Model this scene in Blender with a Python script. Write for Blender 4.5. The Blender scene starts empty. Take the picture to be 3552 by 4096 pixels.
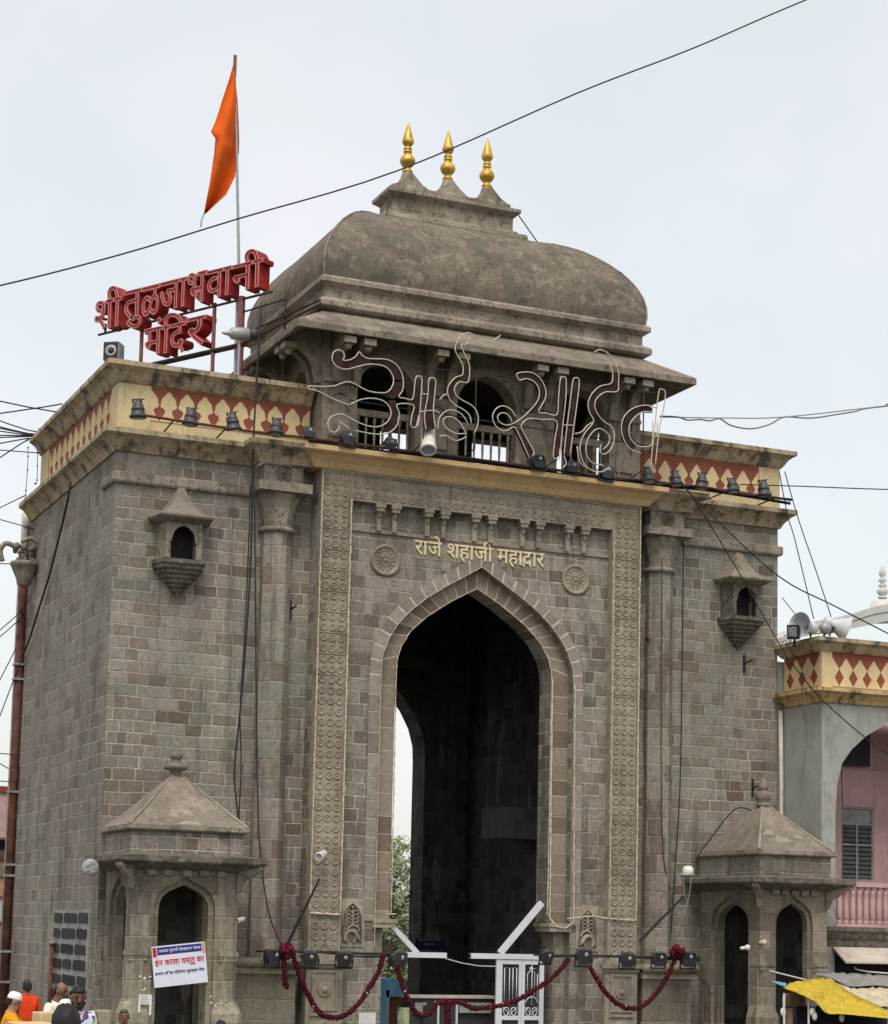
import bpy, bmesh, math, random
from mathutils import Vector, Matrix
random.seed(7)
R = math.radians
SC = bpy.context.scene
COL = SC.collection

# ------------------------------------------------------------------ camera
YAW, PIT, ROL = R(23.508), R(6.53), R(1.268)
CAM = Vector((-9.542, -38.632, 2.5))
fw = Vector((math.sin(YAW)*math.cos(PIT), math.cos(YAW)*math.cos(PIT), math.sin(PIT)))
r0 = Vector((math.cos(YAW), -math.sin(YAW), 0)); u0 = r0.cross(fw)
rt = math.cos(ROL)*r0 + math.sin(ROL)*u0
up = -math.sin(ROL)*r0 + math.cos(ROL)*u0
cd = bpy.data.cameras.new('camera'); co = bpy.data.objects.new('camera', cd); COL.objects.link(co)
co.matrix_world = Matrix(((rt.x, up.x, -fw.x, CAM.x), (rt.y, up.y, -fw.y, CAM.y), (rt.z, up.z, -fw.z, CAM.z), (0, 0, 0, 1)))
cd.sensor_fit = 'HORIZONTAL'; cd.sensor_width = 36; cd.lens = 36*2.251
cd.shift_y = 0.2186
cd.clip_end = 5000
SC.camera = co

# ------------------------------------------------------------------ sky, sun, exposure
SUN_EL, SUN_AZ = R(58), R(205)
w = bpy.data.worlds.new('World'); SC.world = w; w.use_nodes = True
nt = w.node_tree; nt.nodes.clear()
def wn(t): return nt.nodes.new(t)
sky = wn('ShaderNodeTexSky'); sky.sky_type = 'NISHITA'; sky.sun_disc = False
sky.sun_elevation = SUN_EL; sky.sun_rotation = SUN_AZ; sky.air_density = 1.0; sky.dust_density = 4.0; sky.ozone_density = 1.0
b1 = wn('ShaderNodeBackground'); b1.inputs[1].default_value = 0.05
nt.links.new(sky.outputs[0], b1.inputs[0])
tc = wn('ShaderNodeTexCoord'); no = wn('ShaderNodeTexNoise'); no.inputs['Scale'].default_value = 3.0; no.inputs['Detail'].default_value = 5
nt.links.new(tc.outputs['Generated'], no.inputs['Vector'])
cr = wn('ShaderNodeValToRGB'); cr.color_ramp.elements[0].position = .38; cr.color_ramp.elements[1].position = .60
cr.color_ramp.elements[0].color = (.68, .695, .655, 1); cr.color_ramp.elements[1].color = (.785, .765, .735, 1)
nt.links.new(no.outputs[0], cr.inputs[0])
b2 = wn('ShaderNodeBackground'); b2.inputs[1].default_value = 0.735; nt.links.new(cr.outputs[0], b2.inputs[0])
ad = wn('ShaderNodeAddShader'); ou = wn('ShaderNodeOutputWorld')
nt.links.new(b1.outputs[0], ad.inputs[0]); nt.links.new(b2.outputs[0], ad.inputs[1]); nt.links.new(ad.outputs[0], ou.inputs[0])
sl = bpy.data.lights.new('sun', 'SUN'); sl.energy = 1.5; sl.angle = R(25); sl.color = (1, .97, .92)
so = bpy.data.objects.new('sun', sl); COL.objects.link(so)
sd = Vector((math.sin(SUN_AZ)*math.cos(SUN_EL), math.cos(SUN_AZ)*math.cos(SUN_EL), math.sin(SUN_EL)))
so.rotation_euler = sd.to_track_quat('Z', 'Y').to_euler()
SC.view_settings.view_transform = 'Standard'; SC.view_settings.look = 'None'
SC.view_settings.exposure = 0.43; SC.view_settings.gamma = 1

# ------------------------------------------------------------------ a pixel of the 3552 x 4096 photograph -> a point on a real plane
FPX, PX, PY = 2.251*3552, 1776.0, 2048 + .2186*3552
def ray(u, v):
    return rt*((u-PX)/FPX) + up*(-(v-PY)/FPX) + fw
def Qy(u, v, y): r = ray(u, v); return CAM + r*((y-CAM.y)/r.y)
def Qx(u, v, x): r = ray(u, v); return CAM + r*((x-CAM.x)/r.x)
def Qd(u, v, d): r = ray(u, v); return CAM + r.normalized()*d
def crop(x0, y0, k): return lambda x, y: (x0+x*k, y0+y*k)

# ------------------------------------------------------------------ material helper
MATS = {}
class NT:
    def __init__(s, name, rough=.85, spec=.3, metal=0):
        m = bpy.data.materials.new(name); m.use_nodes = True; s.m = m; s.t = m.node_tree
        s.b = s.t.nodes['Principled BSDF']; s.b.inputs['Roughness'].default_value = rough
        s.b.inputs['Specular IOR Level'].default_value = spec; s.b.inputs['Metallic'].default_value = metal
        MATS[name] = m
    def n(s, t, **k):
        o = s.t.nodes.new('ShaderNode'+t)
        for a, b in k.items(): setattr(o, a, b)
        return o
    def put(s, sock, v):
        if hasattr(v, 'is_output'): s.t.links.new(v, sock)
        elif isinstance(v, tuple) and sock.type == 'RGBA' and len(v) == 3: sock.default_value = (*v, 1)
        else: sock.default_value = v
    def math(s, op, a, b=0.0, c=0.0):
        o = s.n('Math', operation=op); s.put(o.inputs[0], a); s.put(o.inputs[1], b)
        if len(o.inputs) > 2: s.put(o.inputs[2], c)
        return o.outputs[0]
    def mix(s, f, a, b, blend='MIX'):
        o = s.n('Mix', data_type='RGBA', blend_type=blend); s.put(o.inputs[0], f); s.put(o.inputs[6], a); s.put(o.inputs[7], b); return o.outputs[2]
    def pos(s):
        return s.n('NewGeometry').outputs['Position']
    def noise(s, vec, scale=1., detail=4., rough=.55, sc3=None, w=None):
        if sc3:
            mp = s.n('Mapping'); s.t.links.new(vec, mp.inputs[0]); mp.inputs['Scale'].default_value = sc3; vec = mp.outputs[0]
        o = s.n('TexNoise'); s.t.links.new(vec, o.inputs['Vector']); o.inputs['Scale'].default_value = scale
        o.inputs['Detail'].default_value = detail; o.inputs['Roughness'].default_value = rough
        return o.outputs[0]
    def ramp(s, f, pts, interp='LINEAR'):
        o = s.n('ValToRGB'); o.color_ramp.interpolation = interp; e = o.color_ramp.elements
        while len(e) < len(pts): e.new(.5)
        for i, (p, c) in enumerate(pts):
            e[i].position = p; e[i].color = (*c, 1) if isinstance(c, tuple) else (c, c, c, 1)
        s.t.links.new(f, o.inputs[0]); return o.outputs[0]
    def sstep(s, v, a, b, lo=0., hi=1.):
        o = s.n('MapRange', interpolation_type='SMOOTHSTEP'); s.put(o.inputs[0], v)
        o.inputs[1].default_value = a; o.inputs[2].default_value = b; o.inputs[3].default_value = lo; o.inputs[4].default_value = hi
        return o.outputs[0]
    def bump(s, h, st=.4, d=.02):
        o = s.n('Bump'); o.inputs['Strength'].default_value = st; o.inputs['Distance'].default_value = d
        s.t.links.new(h, o.inputs['Height']); s.t.links.new(o.outputs[0], s.b.inputs['Normal'])
    def col(s, c):
        s.put(s.b.inputs['Base Color'], c)
        return s.m

def plain(name, c, rough=.7, spec=.3, metal=0, var=.18, scale=6., dirt=None):
    g = NT(name, rough, spec, metal); p = g.pos()
    n1 = g.noise(p, scale); c1 = tuple(x*(1-var) for x in c); c2 = tuple(min(1, x*(1+var)) for x in c)
    k = g.ramp(n1, [(.3, c1), (.7, c2)])
    if dirt:
        n2 = g.noise(p, 1.6, 6, .7, sc3=(3, 3, .7)); k = g.mix(g.sstep(n2, .5, .75), k, dirt)
    return g.col(k)

def masonry(name, rowh=.238, blk=.33, tones=None, mortar=(.47, .435, .355), mt=.015, green=.35, mstr=.95, seed=0., vary=1.0):
    g = NT(name, .9, .2); geo = g.n('NewGeometry'); p = geo.outputs['Position']
    sp = g.n('SeparateXYZ'); g.t.links.new(p, sp.inputs[0]); sn = g.n('SeparateXYZ'); g.t.links.new(geo.outputs['True Normal'], sn.inputs[0])
    side = g.math('GREATER_THAN', g.math('ABSOLUTE', sn.outputs[0]), .72)
    h = g.math('ADD', g.math('MULTIPLY', sp.outputs[0], g.math('SUBTRACT', 1., side)), g.math('MULTIPLY', g.math('ADD', sp.outputs[1], 31.7), side))
    wob = g.noise(p, .9, 2); wob2 = g.noise(p, 9., 3)
    z = g.math('ADD', g.math('ADD', sp.outputs[2], g.math('MULTIPLY', wob, .09)), g.math('MULTIPLY', wob2, .022))
    zr = g.math('DIVIDE', g.math('ADD', z, 40.+seed), rowh)
    row = g.math('FLOOR', zr); fz = g.math('FRACT', zr)
    wn_ = g.n('TexWhiteNoise', noise_dimensions='1D'); g.t.links.new(row, wn_.inputs['W'])
    bw = g.math('MULTIPLY_ADD', wn_.outputs[0], blk*.7, blk*.7)
    W = g.math('ADD', g.math('DIVIDE', g.math('ADD', h, g.math('MULTIPLY', wob2, .03)), bw), g.math('MULTIPLY', row, 17.31))
    v1 = g.n('TexVoronoi', voronoi_dimensions='1D', feature='F1'); g.t.links.new(W, v1.inputs['W']); v1.inputs['Scale'].default_value = 1; v1.inputs['Randomness'].default_value = 1.
    v2 = g.n('TexVoronoi', voronoi_dimensions='1D', feature='DISTANCE_TO_EDGE'); g.t.links.new(W, v2.inputs['W']); v2.inputs['Scale'].default_value = 1; v2.inputs['Randomness'].default_value = 1.
    ex = g.math('MULTIPLY', v2.outputs['Distance'], blk); ez = g.math('MULTIPLY', g.math('MINIMUM', fz, g.math('SUBTRACT', 1., fz)), rowh)
    e = g.math('MINIMUM', ex, ez); n3 = g.noise(p, 22., 3)
    e = g.math('ADD', e, g.math('MULTIPLY', g.math('SUBTRACT', n3, .5), .016))
    mk = g.sstep(e, mt*.45, mt*1.25, 1., 0.)
    sc = g.n('SeparateColor'); g.t.links.new(v1.outputs['Color'], sc.inputs[0])
    tones = tones or [(.0, (.135, .106, .078)), (.10, (.19, .158, .124)), (.36, (.235, .203, .167)), (.60, (.272, .239, .20)), (.80, (.240, .218, .182)), (.93, (.20, .186, .155)), (1., (.145, .122, .097))]
    st = g.ramp(sc.outputs[0], tones)
    big = g.noise(p, .28, 5, .6); zone = g.ramp(big, [(.32, .78), (.68, 1.2)])
    hue = g.noise(p, .34, 3, .5); st = g.mix(1., st, g.ramp(hue, [(.36, (1.04, .98, 1.0)), (.5, (1.04, 1.04, 1.01)), (.62, (.99, 1.035, .985))]), 'MULTIPLY')
    st = g.mix(vary, (.235, .205, .170), st); st = g.mix(1., st, (.985, 1.005, 1.02), 'MULTIPLY')
    st = g.mix(1., st, zone, 'MULTIPLY')
    grain = g.noise(p, 14., 6, .7); st = g.mix(1., st, g.ramp(grain, [(.25, .62), (.75, 1.36)]), 'MULTIPLY')
    strk = g.noise(p, 1., 5, .6, sc3=(1.7, 1.7, .16)); st = g.mix(g.sstep(strk, .52, .70, 0., green), st, (.18, .185, .155))
    ms = g.ramp(g.noise(p, .55, 4, .6), [(.40, .18), (.60, .95)])
    mcol = g.mix(1., mortar, g.ramp(g.noise(p, 5., 3), [(.3, .75), (.7, 1.15)]), 'MULTIPLY')
    f = g.math('MULTIPLY', g.math('MULTIPLY', mk, ms), mstr*.95)
    c = g.mix(f, st, mcol)
    blot = g.noise(p, .8, 7, .72, sc3=(1, 1, .6)); c = g.mix(g.sstep(blot, .55, .70, 0., .7), c, (.075, .068, .054)); sk = g.noise(p, 6., 8, .8); c = g.mix(g.sstep(sk, .55, .61, 0., .45), c, (.07, .062, .05)); dr = g.noise(p, 1.3, 6, .65, sc3=(2.6, 2.6, .14)); c = g.mix(g.sstep(dr, .53, .66, 0., .5), c, (.08, .074, .06)); pl = g.noise(p, 1.1, 6, .7, sc3=(1.6, 1.6, .3)); c = g.mix(g.sstep(pl, .56, .68, 0., .35), c, (.40, .37, .31))
    g.bump(g.math('ADD', g.math('MULTIPLY', mk, -.6), g.math('MULTIPLY', grain, .9)), .75, .025)
    return g.col(c)

def weathered(name, c, dark=(.06, .055, .048), light=(.36, .33, .28), dk=.6, lt=.45, sc=1., rough=.9, joints=0., streak=.5, llo=.54, moss=None):
    g = NT(name, rough, .2); p = g.pos()
    n1 = g.noise(p, 1.1*sc, 6, .65); k = g.ramp(n1, [(.28, tuple(x*.72 for x in c)), (.72, tuple(min(1, x*1.25) for x in c))])
    n2 = g.noise(p, 2.3*sc, 8, .72); k = g.mix(g.sstep(n2, llo, llo+.10, 0., lt), k, light)
    n3 = g.noise(p, 1.7*sc, 7, .7, sc3=(2.2, 2.2, .45)); k = g.mix(g.sstep(n3, .54, .72, 0., dk), k, dark)
    if moss: n6 = g.noise(p, .62*sc, 6, .6); k = g.mix(g.sstep(n6, .56, .60, 0., .85), k, moss)
    gr = g.noise(p, 30*sc, 4, .7); k = g.mix(1., k, g.ramp(gr, [(.25, .78), (.75, 1.2)]), 'MULTIPLY')
    sk = g.noise(p, 6.*sc, 8, .8); k = g.mix(g.sstep(sk, .53, .585, 0., dk), k, dark); cl = g.noise(p, .9*sc, 5, .65, sc3=(1, 1, 1.6)); k = g.mix(g.sstep(cl, .52, .62, 0., dk*.7), k, dark)
    if streak:
        n4 = g.noise(p, 1.6*sc, 5, .6, sc3=(6, 6, .25)); k = g.mix(g.sstep(n4, .55, .72, 0., streak), k, dark)
    g.bump(g.math('ADD', n2, g.math('MULTIPLY', gr, .5)), .35, .02)
    return g.col(k)

def island(name, tones, rough=.9):
    g = NT(name, rough, .2); geo = g.n('NewGeometry'); p = geo.outputs['Position']
    k = g.ramp(geo.outputs['Random Per Island'], tones); gr = g.noise(p, 12., 6, .7)
    k = g.mix(1., k, g.ramp(gr, [(.25, .68), (.75, 1.28)]), 'MULTIPLY'); g.bump(gr, .4, .02)
    bl = g.noise(p, 2., 6, .7); k = g.mix(g.sstep(bl, .58, .75, 0., .5), k, (.08, .075, .065))
    return g.col(k)

def paint(name, c, stain=(.07, .055, .035), amt=.8, rough=.75, lo=.5, hi=.66, sc3=(1.6, 1.6, .5), chips=None):
    g = NT(name, rough, .3); p = g.pos()
    k = g.ramp(g.noise(p, 1.3, 5, .6), [(.3, tuple(x*.82 for x in c)), (.7, tuple(min(1, x*1.1) for x in c))])
    n = g.noise(p, 1.5, 8, .75, sc3=sc3); k = g.mix(g.sstep(n, lo, hi, 0., amt), k, stain)
    n2 = g.noise(p, 2.2, 6, .7, sc3=(7, 7, .35)); k = g.mix(g.sstep(n2, .56, .72, 0., amt*.75), k, stain)
    if chips:
        n5 = g.noise(p, 7, 6, .7); k = g.mix(g.sstep(n5, .64, .70), k, chips)
    sk = g.noise(p, 6.5, 8, .8); k = g.mix(g.sstep(sk, .555, .61, 0., amt*.6), k, stain)
    gr = g.noise(p, 40, 3); g.bump(gr, .15, .01)
    return g.col(k)

def carved_tint():
    m = MATS['carved_stone']; t = m.node_tree; b = t.nodes['Principled BSDF']; src = b.inputs['Base Color'].links[0].from_socket
    ge = t.nodes.new('ShaderNodeNewGeometry'); n_ = t.nodes.new('ShaderNodeTexNoise'); n_.inputs['Scale'].default_value = .45; n_.inputs['Detail'].default_value = 3; t.links.new(ge.outputs['Position'], n_.inputs['Vector'])
    r_ = t.nodes.new('ShaderNodeMapRange'); r_.inputs[1].default_value = .48; r_.inputs[2].default_value = .62; r_.inputs[3].default_value = 0; r_.inputs[4].default_value = .22; t.links.new(n_.outputs[0], r_.inputs[0])
    x_ = t.nodes.new('ShaderNodeMix'); x_.data_type = 'RGBA'; x_.inputs[7].default_value = (.36, .265, .145, 1); t.links.new(r_.outputs[0], x_.inputs[0]); t.links.new(src, x_.inputs[6]); t.links.new(x_.outputs[2], b.inputs['Base Color'])
masonry('masonry')
masonry('masonry_side', rowh=.29, blk=.42, green=.6, mortar=(.42, .40, .32), mstr=.85, seed=.13, vary=.75)
masonry('masonry_panel', rowh=.27, blk=.34, green=.15, mortar=(.48, .44, .37), tones=[(0, (.135, .108, .085)), (.2, (.205, .172, .138)), (.5, (.285, .248, .207)), (.75, (.25, .222, .186)), (1, (.165, .138, .11))])
paint('ochre_stained', (.56, .38, .17), stain=(.05, .042, .032), amt=.95, lo=.47, hi=.60, sc3=(1.3, 1.3, .8))
masonry('masonry_base', rowh=.40, blk=.6, green=.3, mortar=(.40, .35, .27), mstr=.7, tones=[(0, (.16, .13, .095)), (.5, (.285, .245, .185)), (1, (.215, .185, .138))])
masonry('masonry_shaded', rowh=.28, blk=.36, green=.2, mortar=(.095, .09, .08), mstr=.5, tones=[(0, (.022, .019, .016)), (.5, (.075, .069, .06)), (1, (.04, .037, .032))])  # interior copy of the masonry, shade put into its darker tones
masonry('masonry_column', rowh=.40, blk=.36, green=.5, mortar=(.40, .36, .29), mstr=.75, tones=[(0, (.15, .118, .09)), (.3, (.225, .188, .15)), (.6, (.265, .23, .188)), (.85, (.225, .208, .172)), (1, (.17, .142, .11))])
island('voussoir_stone', [(0, (.19, .16, .13)), (.4, (.26, .226, .188)), (.7, (.30, .262, .22)), (1, (.22, .19, .155))])
island('ring_stone', [(0, (.16, .122, .088)), (.4, (.25, .20, .152)), (.7, (.30, .25, .20)), (1, (.19, .15, .112))])
island('dark_stone', [(0, (.030, .030, .030)), (.5, (.05, .05, .048)), (1, (.04, .042, .042))])
weathered('carved_stone', (.30, .264, .206), dark=(.12, .098, .07), light=(.40, .35, .27), dk=.5, lt=.35)
weathered('plain_stone', (.28, .243, .188), dark=(.08, .068, .052), light=(.40, .355, .28), dk=.7, lt=.3)
weathered('pavilion_stone', (.255, .22, .17), dark=(.065, .056, .045), light=(.36, .32, .255), dk=.6, lt=.3)
weathered('dome_plaster', (.165, .135, .102), dark=(.07, .064, .052), light=(.29, .25, .195), dk=.7, lt=.6, sc=1.7, streak=.55, llo=.51, moss=(.125, .115, .088))
weathered('eave_stone', (.23, .19, .148), dark=(.075, .064, .05), light=(.36, .32, .25), dk=.7, lt=.4)
weathered('roof_cement', (.225, .188, .152), dark=(.10, .088, .074), light=(.33, .285, .235), dk=.5, lt=.45, sc=.7, streak=.2)
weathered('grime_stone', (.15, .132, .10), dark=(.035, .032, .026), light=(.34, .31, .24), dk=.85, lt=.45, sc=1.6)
weathered('grey_cement', (.30, .30, .275), dark=(.12, .12, .11), light=(.40, .39, .36), dk=.5, lt=.3, sc=1.5)
plain('dark_cement', (.10, .10, .095), .9, .2, 0, .3, 3)
weathered('shaded_stone', (.035, .032, .03), dark=(.02, .018, .017), light=(.06, .055, .05))  # near-black stone colour standing in for shade in pavilion and niches
paint('coping_paint', (.43, .345, .222), stain=(.062, .052, .040), amt=.92, lo=.46, hi=.62)
paint('cream_dirty', (.57, .455, .255), stain=(.15, .115, .07), amt=.75, lo=.53, hi=.72)
paint('ochre_paint', (.60, .41, .20), stain=(.16, .10, .045), amt=.65, lo=.56, hi=.74)
paint('cream_paint', (.64, .50, .27), stain=(.30, .225, .12), amt=.55, lo=.52, hi=.72)
paint('brick_red_paint', (.25, .072, .042), stain=(.11, .045, .03), amt=.6, lo=.52, hi=.72)
paint('green_grey_paint', (.345, .345, .305), stain=(.17, .165, .14), amt=.7, lo=.50, hi=.68)
paint('pink_paint', (.55, .345, .335), stain=(.27, .17, .15), amt=.6, lo=.50, hi=.68)
plain('old_iron', (.055, .034, .030), .8, .3, 0, .4, 6)
paint('white_dome_paint', (.56, .55, .52), stain=(.28, .27, .25), amt=.6, lo=.55, hi=.75)
plain('mortar', (.46, .41, .33), .9, .1, 0, .2, 9)
plain('gold', (.56, .34, .05), .46, .5, .45, .35, 9, (.25, .16, .05))
plain('letter_gold', (.72, .60, .38), .6, .3, 0, .12)
plain('saffron_cloth', (.62, .098, .010), .85, .1, 0, .12, 2)
plain('sign_red', (.33, .020, .020), .6, .3, 0, .35, 5, (.11, .02, .02))
plain('sign_face', (.33, .035, .035), .6, .3, 0, .3, 5)
plain('neon_pink', (.52, .24, .22), .4, .5, 0, .1)
plain('neon_glass', (.50, .44, .35), .35, .5, 0, .15, 14)
plain('rust_plate', (.034, .018, .015), .85, .2, 0, .5, 5)
plain('rust_pipe', (.105, .042, .027), .8, .3, 0, .4, 4)
plain('post_rust', (.20, .085, .07), .8, .3, 0, .4, 7)
plain('black_metal', (.022, .022, .024), .55, .4, 0, .3)
plain('dark_bronze', (.045, .044, .046), .5, .5, 0, .3)
plain('cable', (.03, .028, .028), .7, .2, 0, .2)
plain('pale_cable', (.20, .19, .18), .7, .2, 0, .2)
plain('white_plastic', (.66, .63, .56), .5, .4, 0, .1)
plain('grey_metal', (.33, .34, .35), .45, .5, .2, .15)
plain('horn_grey', (.52, .54, .56), .45, .5, 0, .08)
plain('white_steel', (.58, .60, .61), .45, .4, 0, .08, 3)
plain('lens', (.35, .36, .36), .15, .6, 0, .1)
plain('flower_red', (.052, .004, .008), .8, .2, 0, .6, 40)
plain('flower_pink', (.15, .008, .03), .8, .2, 0, .4, 30)
plain('bead_light', (.52, .44, .32), .5, .4, 0, .5, 45)
plain('banner_white', (.66, .66, .73), .6, .3, 0, .05)
plain('banner_blue', (.02, .025, .20), .6)
plain('banner_red', (.48, .02, .05), .6)
plain('banner_orange', (.55, .28, .10), .6)
plain('paper', (.66, .66, .63), .8, .1, 0, .12)
plain('board_blue', (.010, .012, .045), .5)
plain('pvc_white', (.62, .58, .48), .6, .3, 0, .15, 4, (.3, .27, .2))
def tarp(name, c, dirt):
    g = NT(name, .6, .3); p = g.pos(); n = g.noise(p, 3.2, 5, .6, sc3=(1, 1.5, 2.5)); k = g.mix(g.sstep(g.noise(p, 4., 6, .7), .52, .68, 0., .6), c, dirt)
    k = g.mix(1., k, g.ramp(n, [(.3, .82), (.7, 1.12)]), 'MULTIPLY'); rd = g.math('ABSOLUTE', g.math('SUBTRACT', g.noise(p, 5., 3, .5, sc3=(1.2, 2, 3)), .5)); k = g.mix(g.sstep(rd, .0, .02, .45, 0.), k, dirt)
    g.bump(g.math('ADD', n, g.math('MULTIPLY', rd, 3.)), .9, .05); return g.col(k)
tarp('yellow_tarp', (.60, .43, .03), (.42, .27, .02)); tarp('cream_tarp', (.64, .55, .37), (.42, .34, .2)); tarp('grey_tarp', (.29, .28, .26), (.13, .125, .115))
plain('patch_cement', (.285, .24, .195), .9, .1, 0, .2, 6)
plain('blue_sheet', (.22, .56, .82), .5, .4, 0, .25, 4)
plain('wood', (.20, .12, .07), .8, .2, 0, .25, 8)
plain('plank_cream', (.50, .43, .36), .8, .2, 0, .12, 5, (.3, .26, .21))
plain('glass_dark', (.03, .032, .035), .12, .6)
plain('louvre', (.085, .088, .085), .35, .5, 0, .3)
plain('bark', (.10, .08, .06), .9)
plain('asphalt', (.075, .073, .07), .95, .2, 0, .25, 1.5, (.11, .105, .1))
plain('paving', (.20, .19, .175), .9, .2, 0, .2, 2)
plain('skin', (.20, .095, .055), .55, .35, 0, .1)
plain('skin_light', (.36, .20, .13), .55, .35, 0, .1)
plain('hair', (.012, .010, .010), .6, .3)
plain('eye', (.01, .008, .008), .3, .5)
plain('shirt_yellow', (.75, .30, .01), .85, .1, 0, .15, 12)
plain('shirt_orange', (.66, .055, .012), .85, .1, 0, .15, 12)
plain('shirt_white', (.72, .70, .62), .85, .1, 0, .08, 8)
plain('cap_white', (.75, .74, .74), .85, .1, 0, .06, 12)
plain('shirt_red', (.28, .03, .025), .85, .1, 0, .2, 12)
plain('cloth_dark', (.03, .032, .04), .9, .1, 0, .3, 9)
plain('cardboard', (.56, .41, .22), .85, .1, 0, .1, 4)
plain('poster_green', (.30, .36, .18), .6, .3, 0, .7, 7, (.6, .6, .5))
plain('wall_orange', (.52, .30, .17), .8); plain('wall_pale', (.50, .53, .48), .8); plain('wall_pink', (.55, .38, .36), .8); plain('wall_tan', (.30, .22, .13), .8)
g = NT('shirt_print', .85, .1); v = g.n('TexVoronoi'); v.inputs['Scale'].default_value = 26; g.t.links.new(g.pos(), v.inputs['Vector'])
scn = g.n('SeparateColor'); g.t.links.new(v.outputs['Color'], scn.inputs[0])
g.col(g.ramp(scn.outputs[0], [(0, (.55, .56, .60)), (.45, (.06, .08, .22)), (.62, (.60, .60, .62)), (.82, (.40, .05, .05))], 'CONSTANT'))
g = NT('leaf', .6, .3); gg = g.n('NewGeometry'); g.col(g.ramp(gg.outputs['Random Per Island'], [(0, (.11, .15, .06)), (.5, (.18, .23, .10)), (1, (.30, .34, .20))])); g.b.inputs['Transmission Weight'].default_value = 0
carved_tint()
M = MATS
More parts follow.
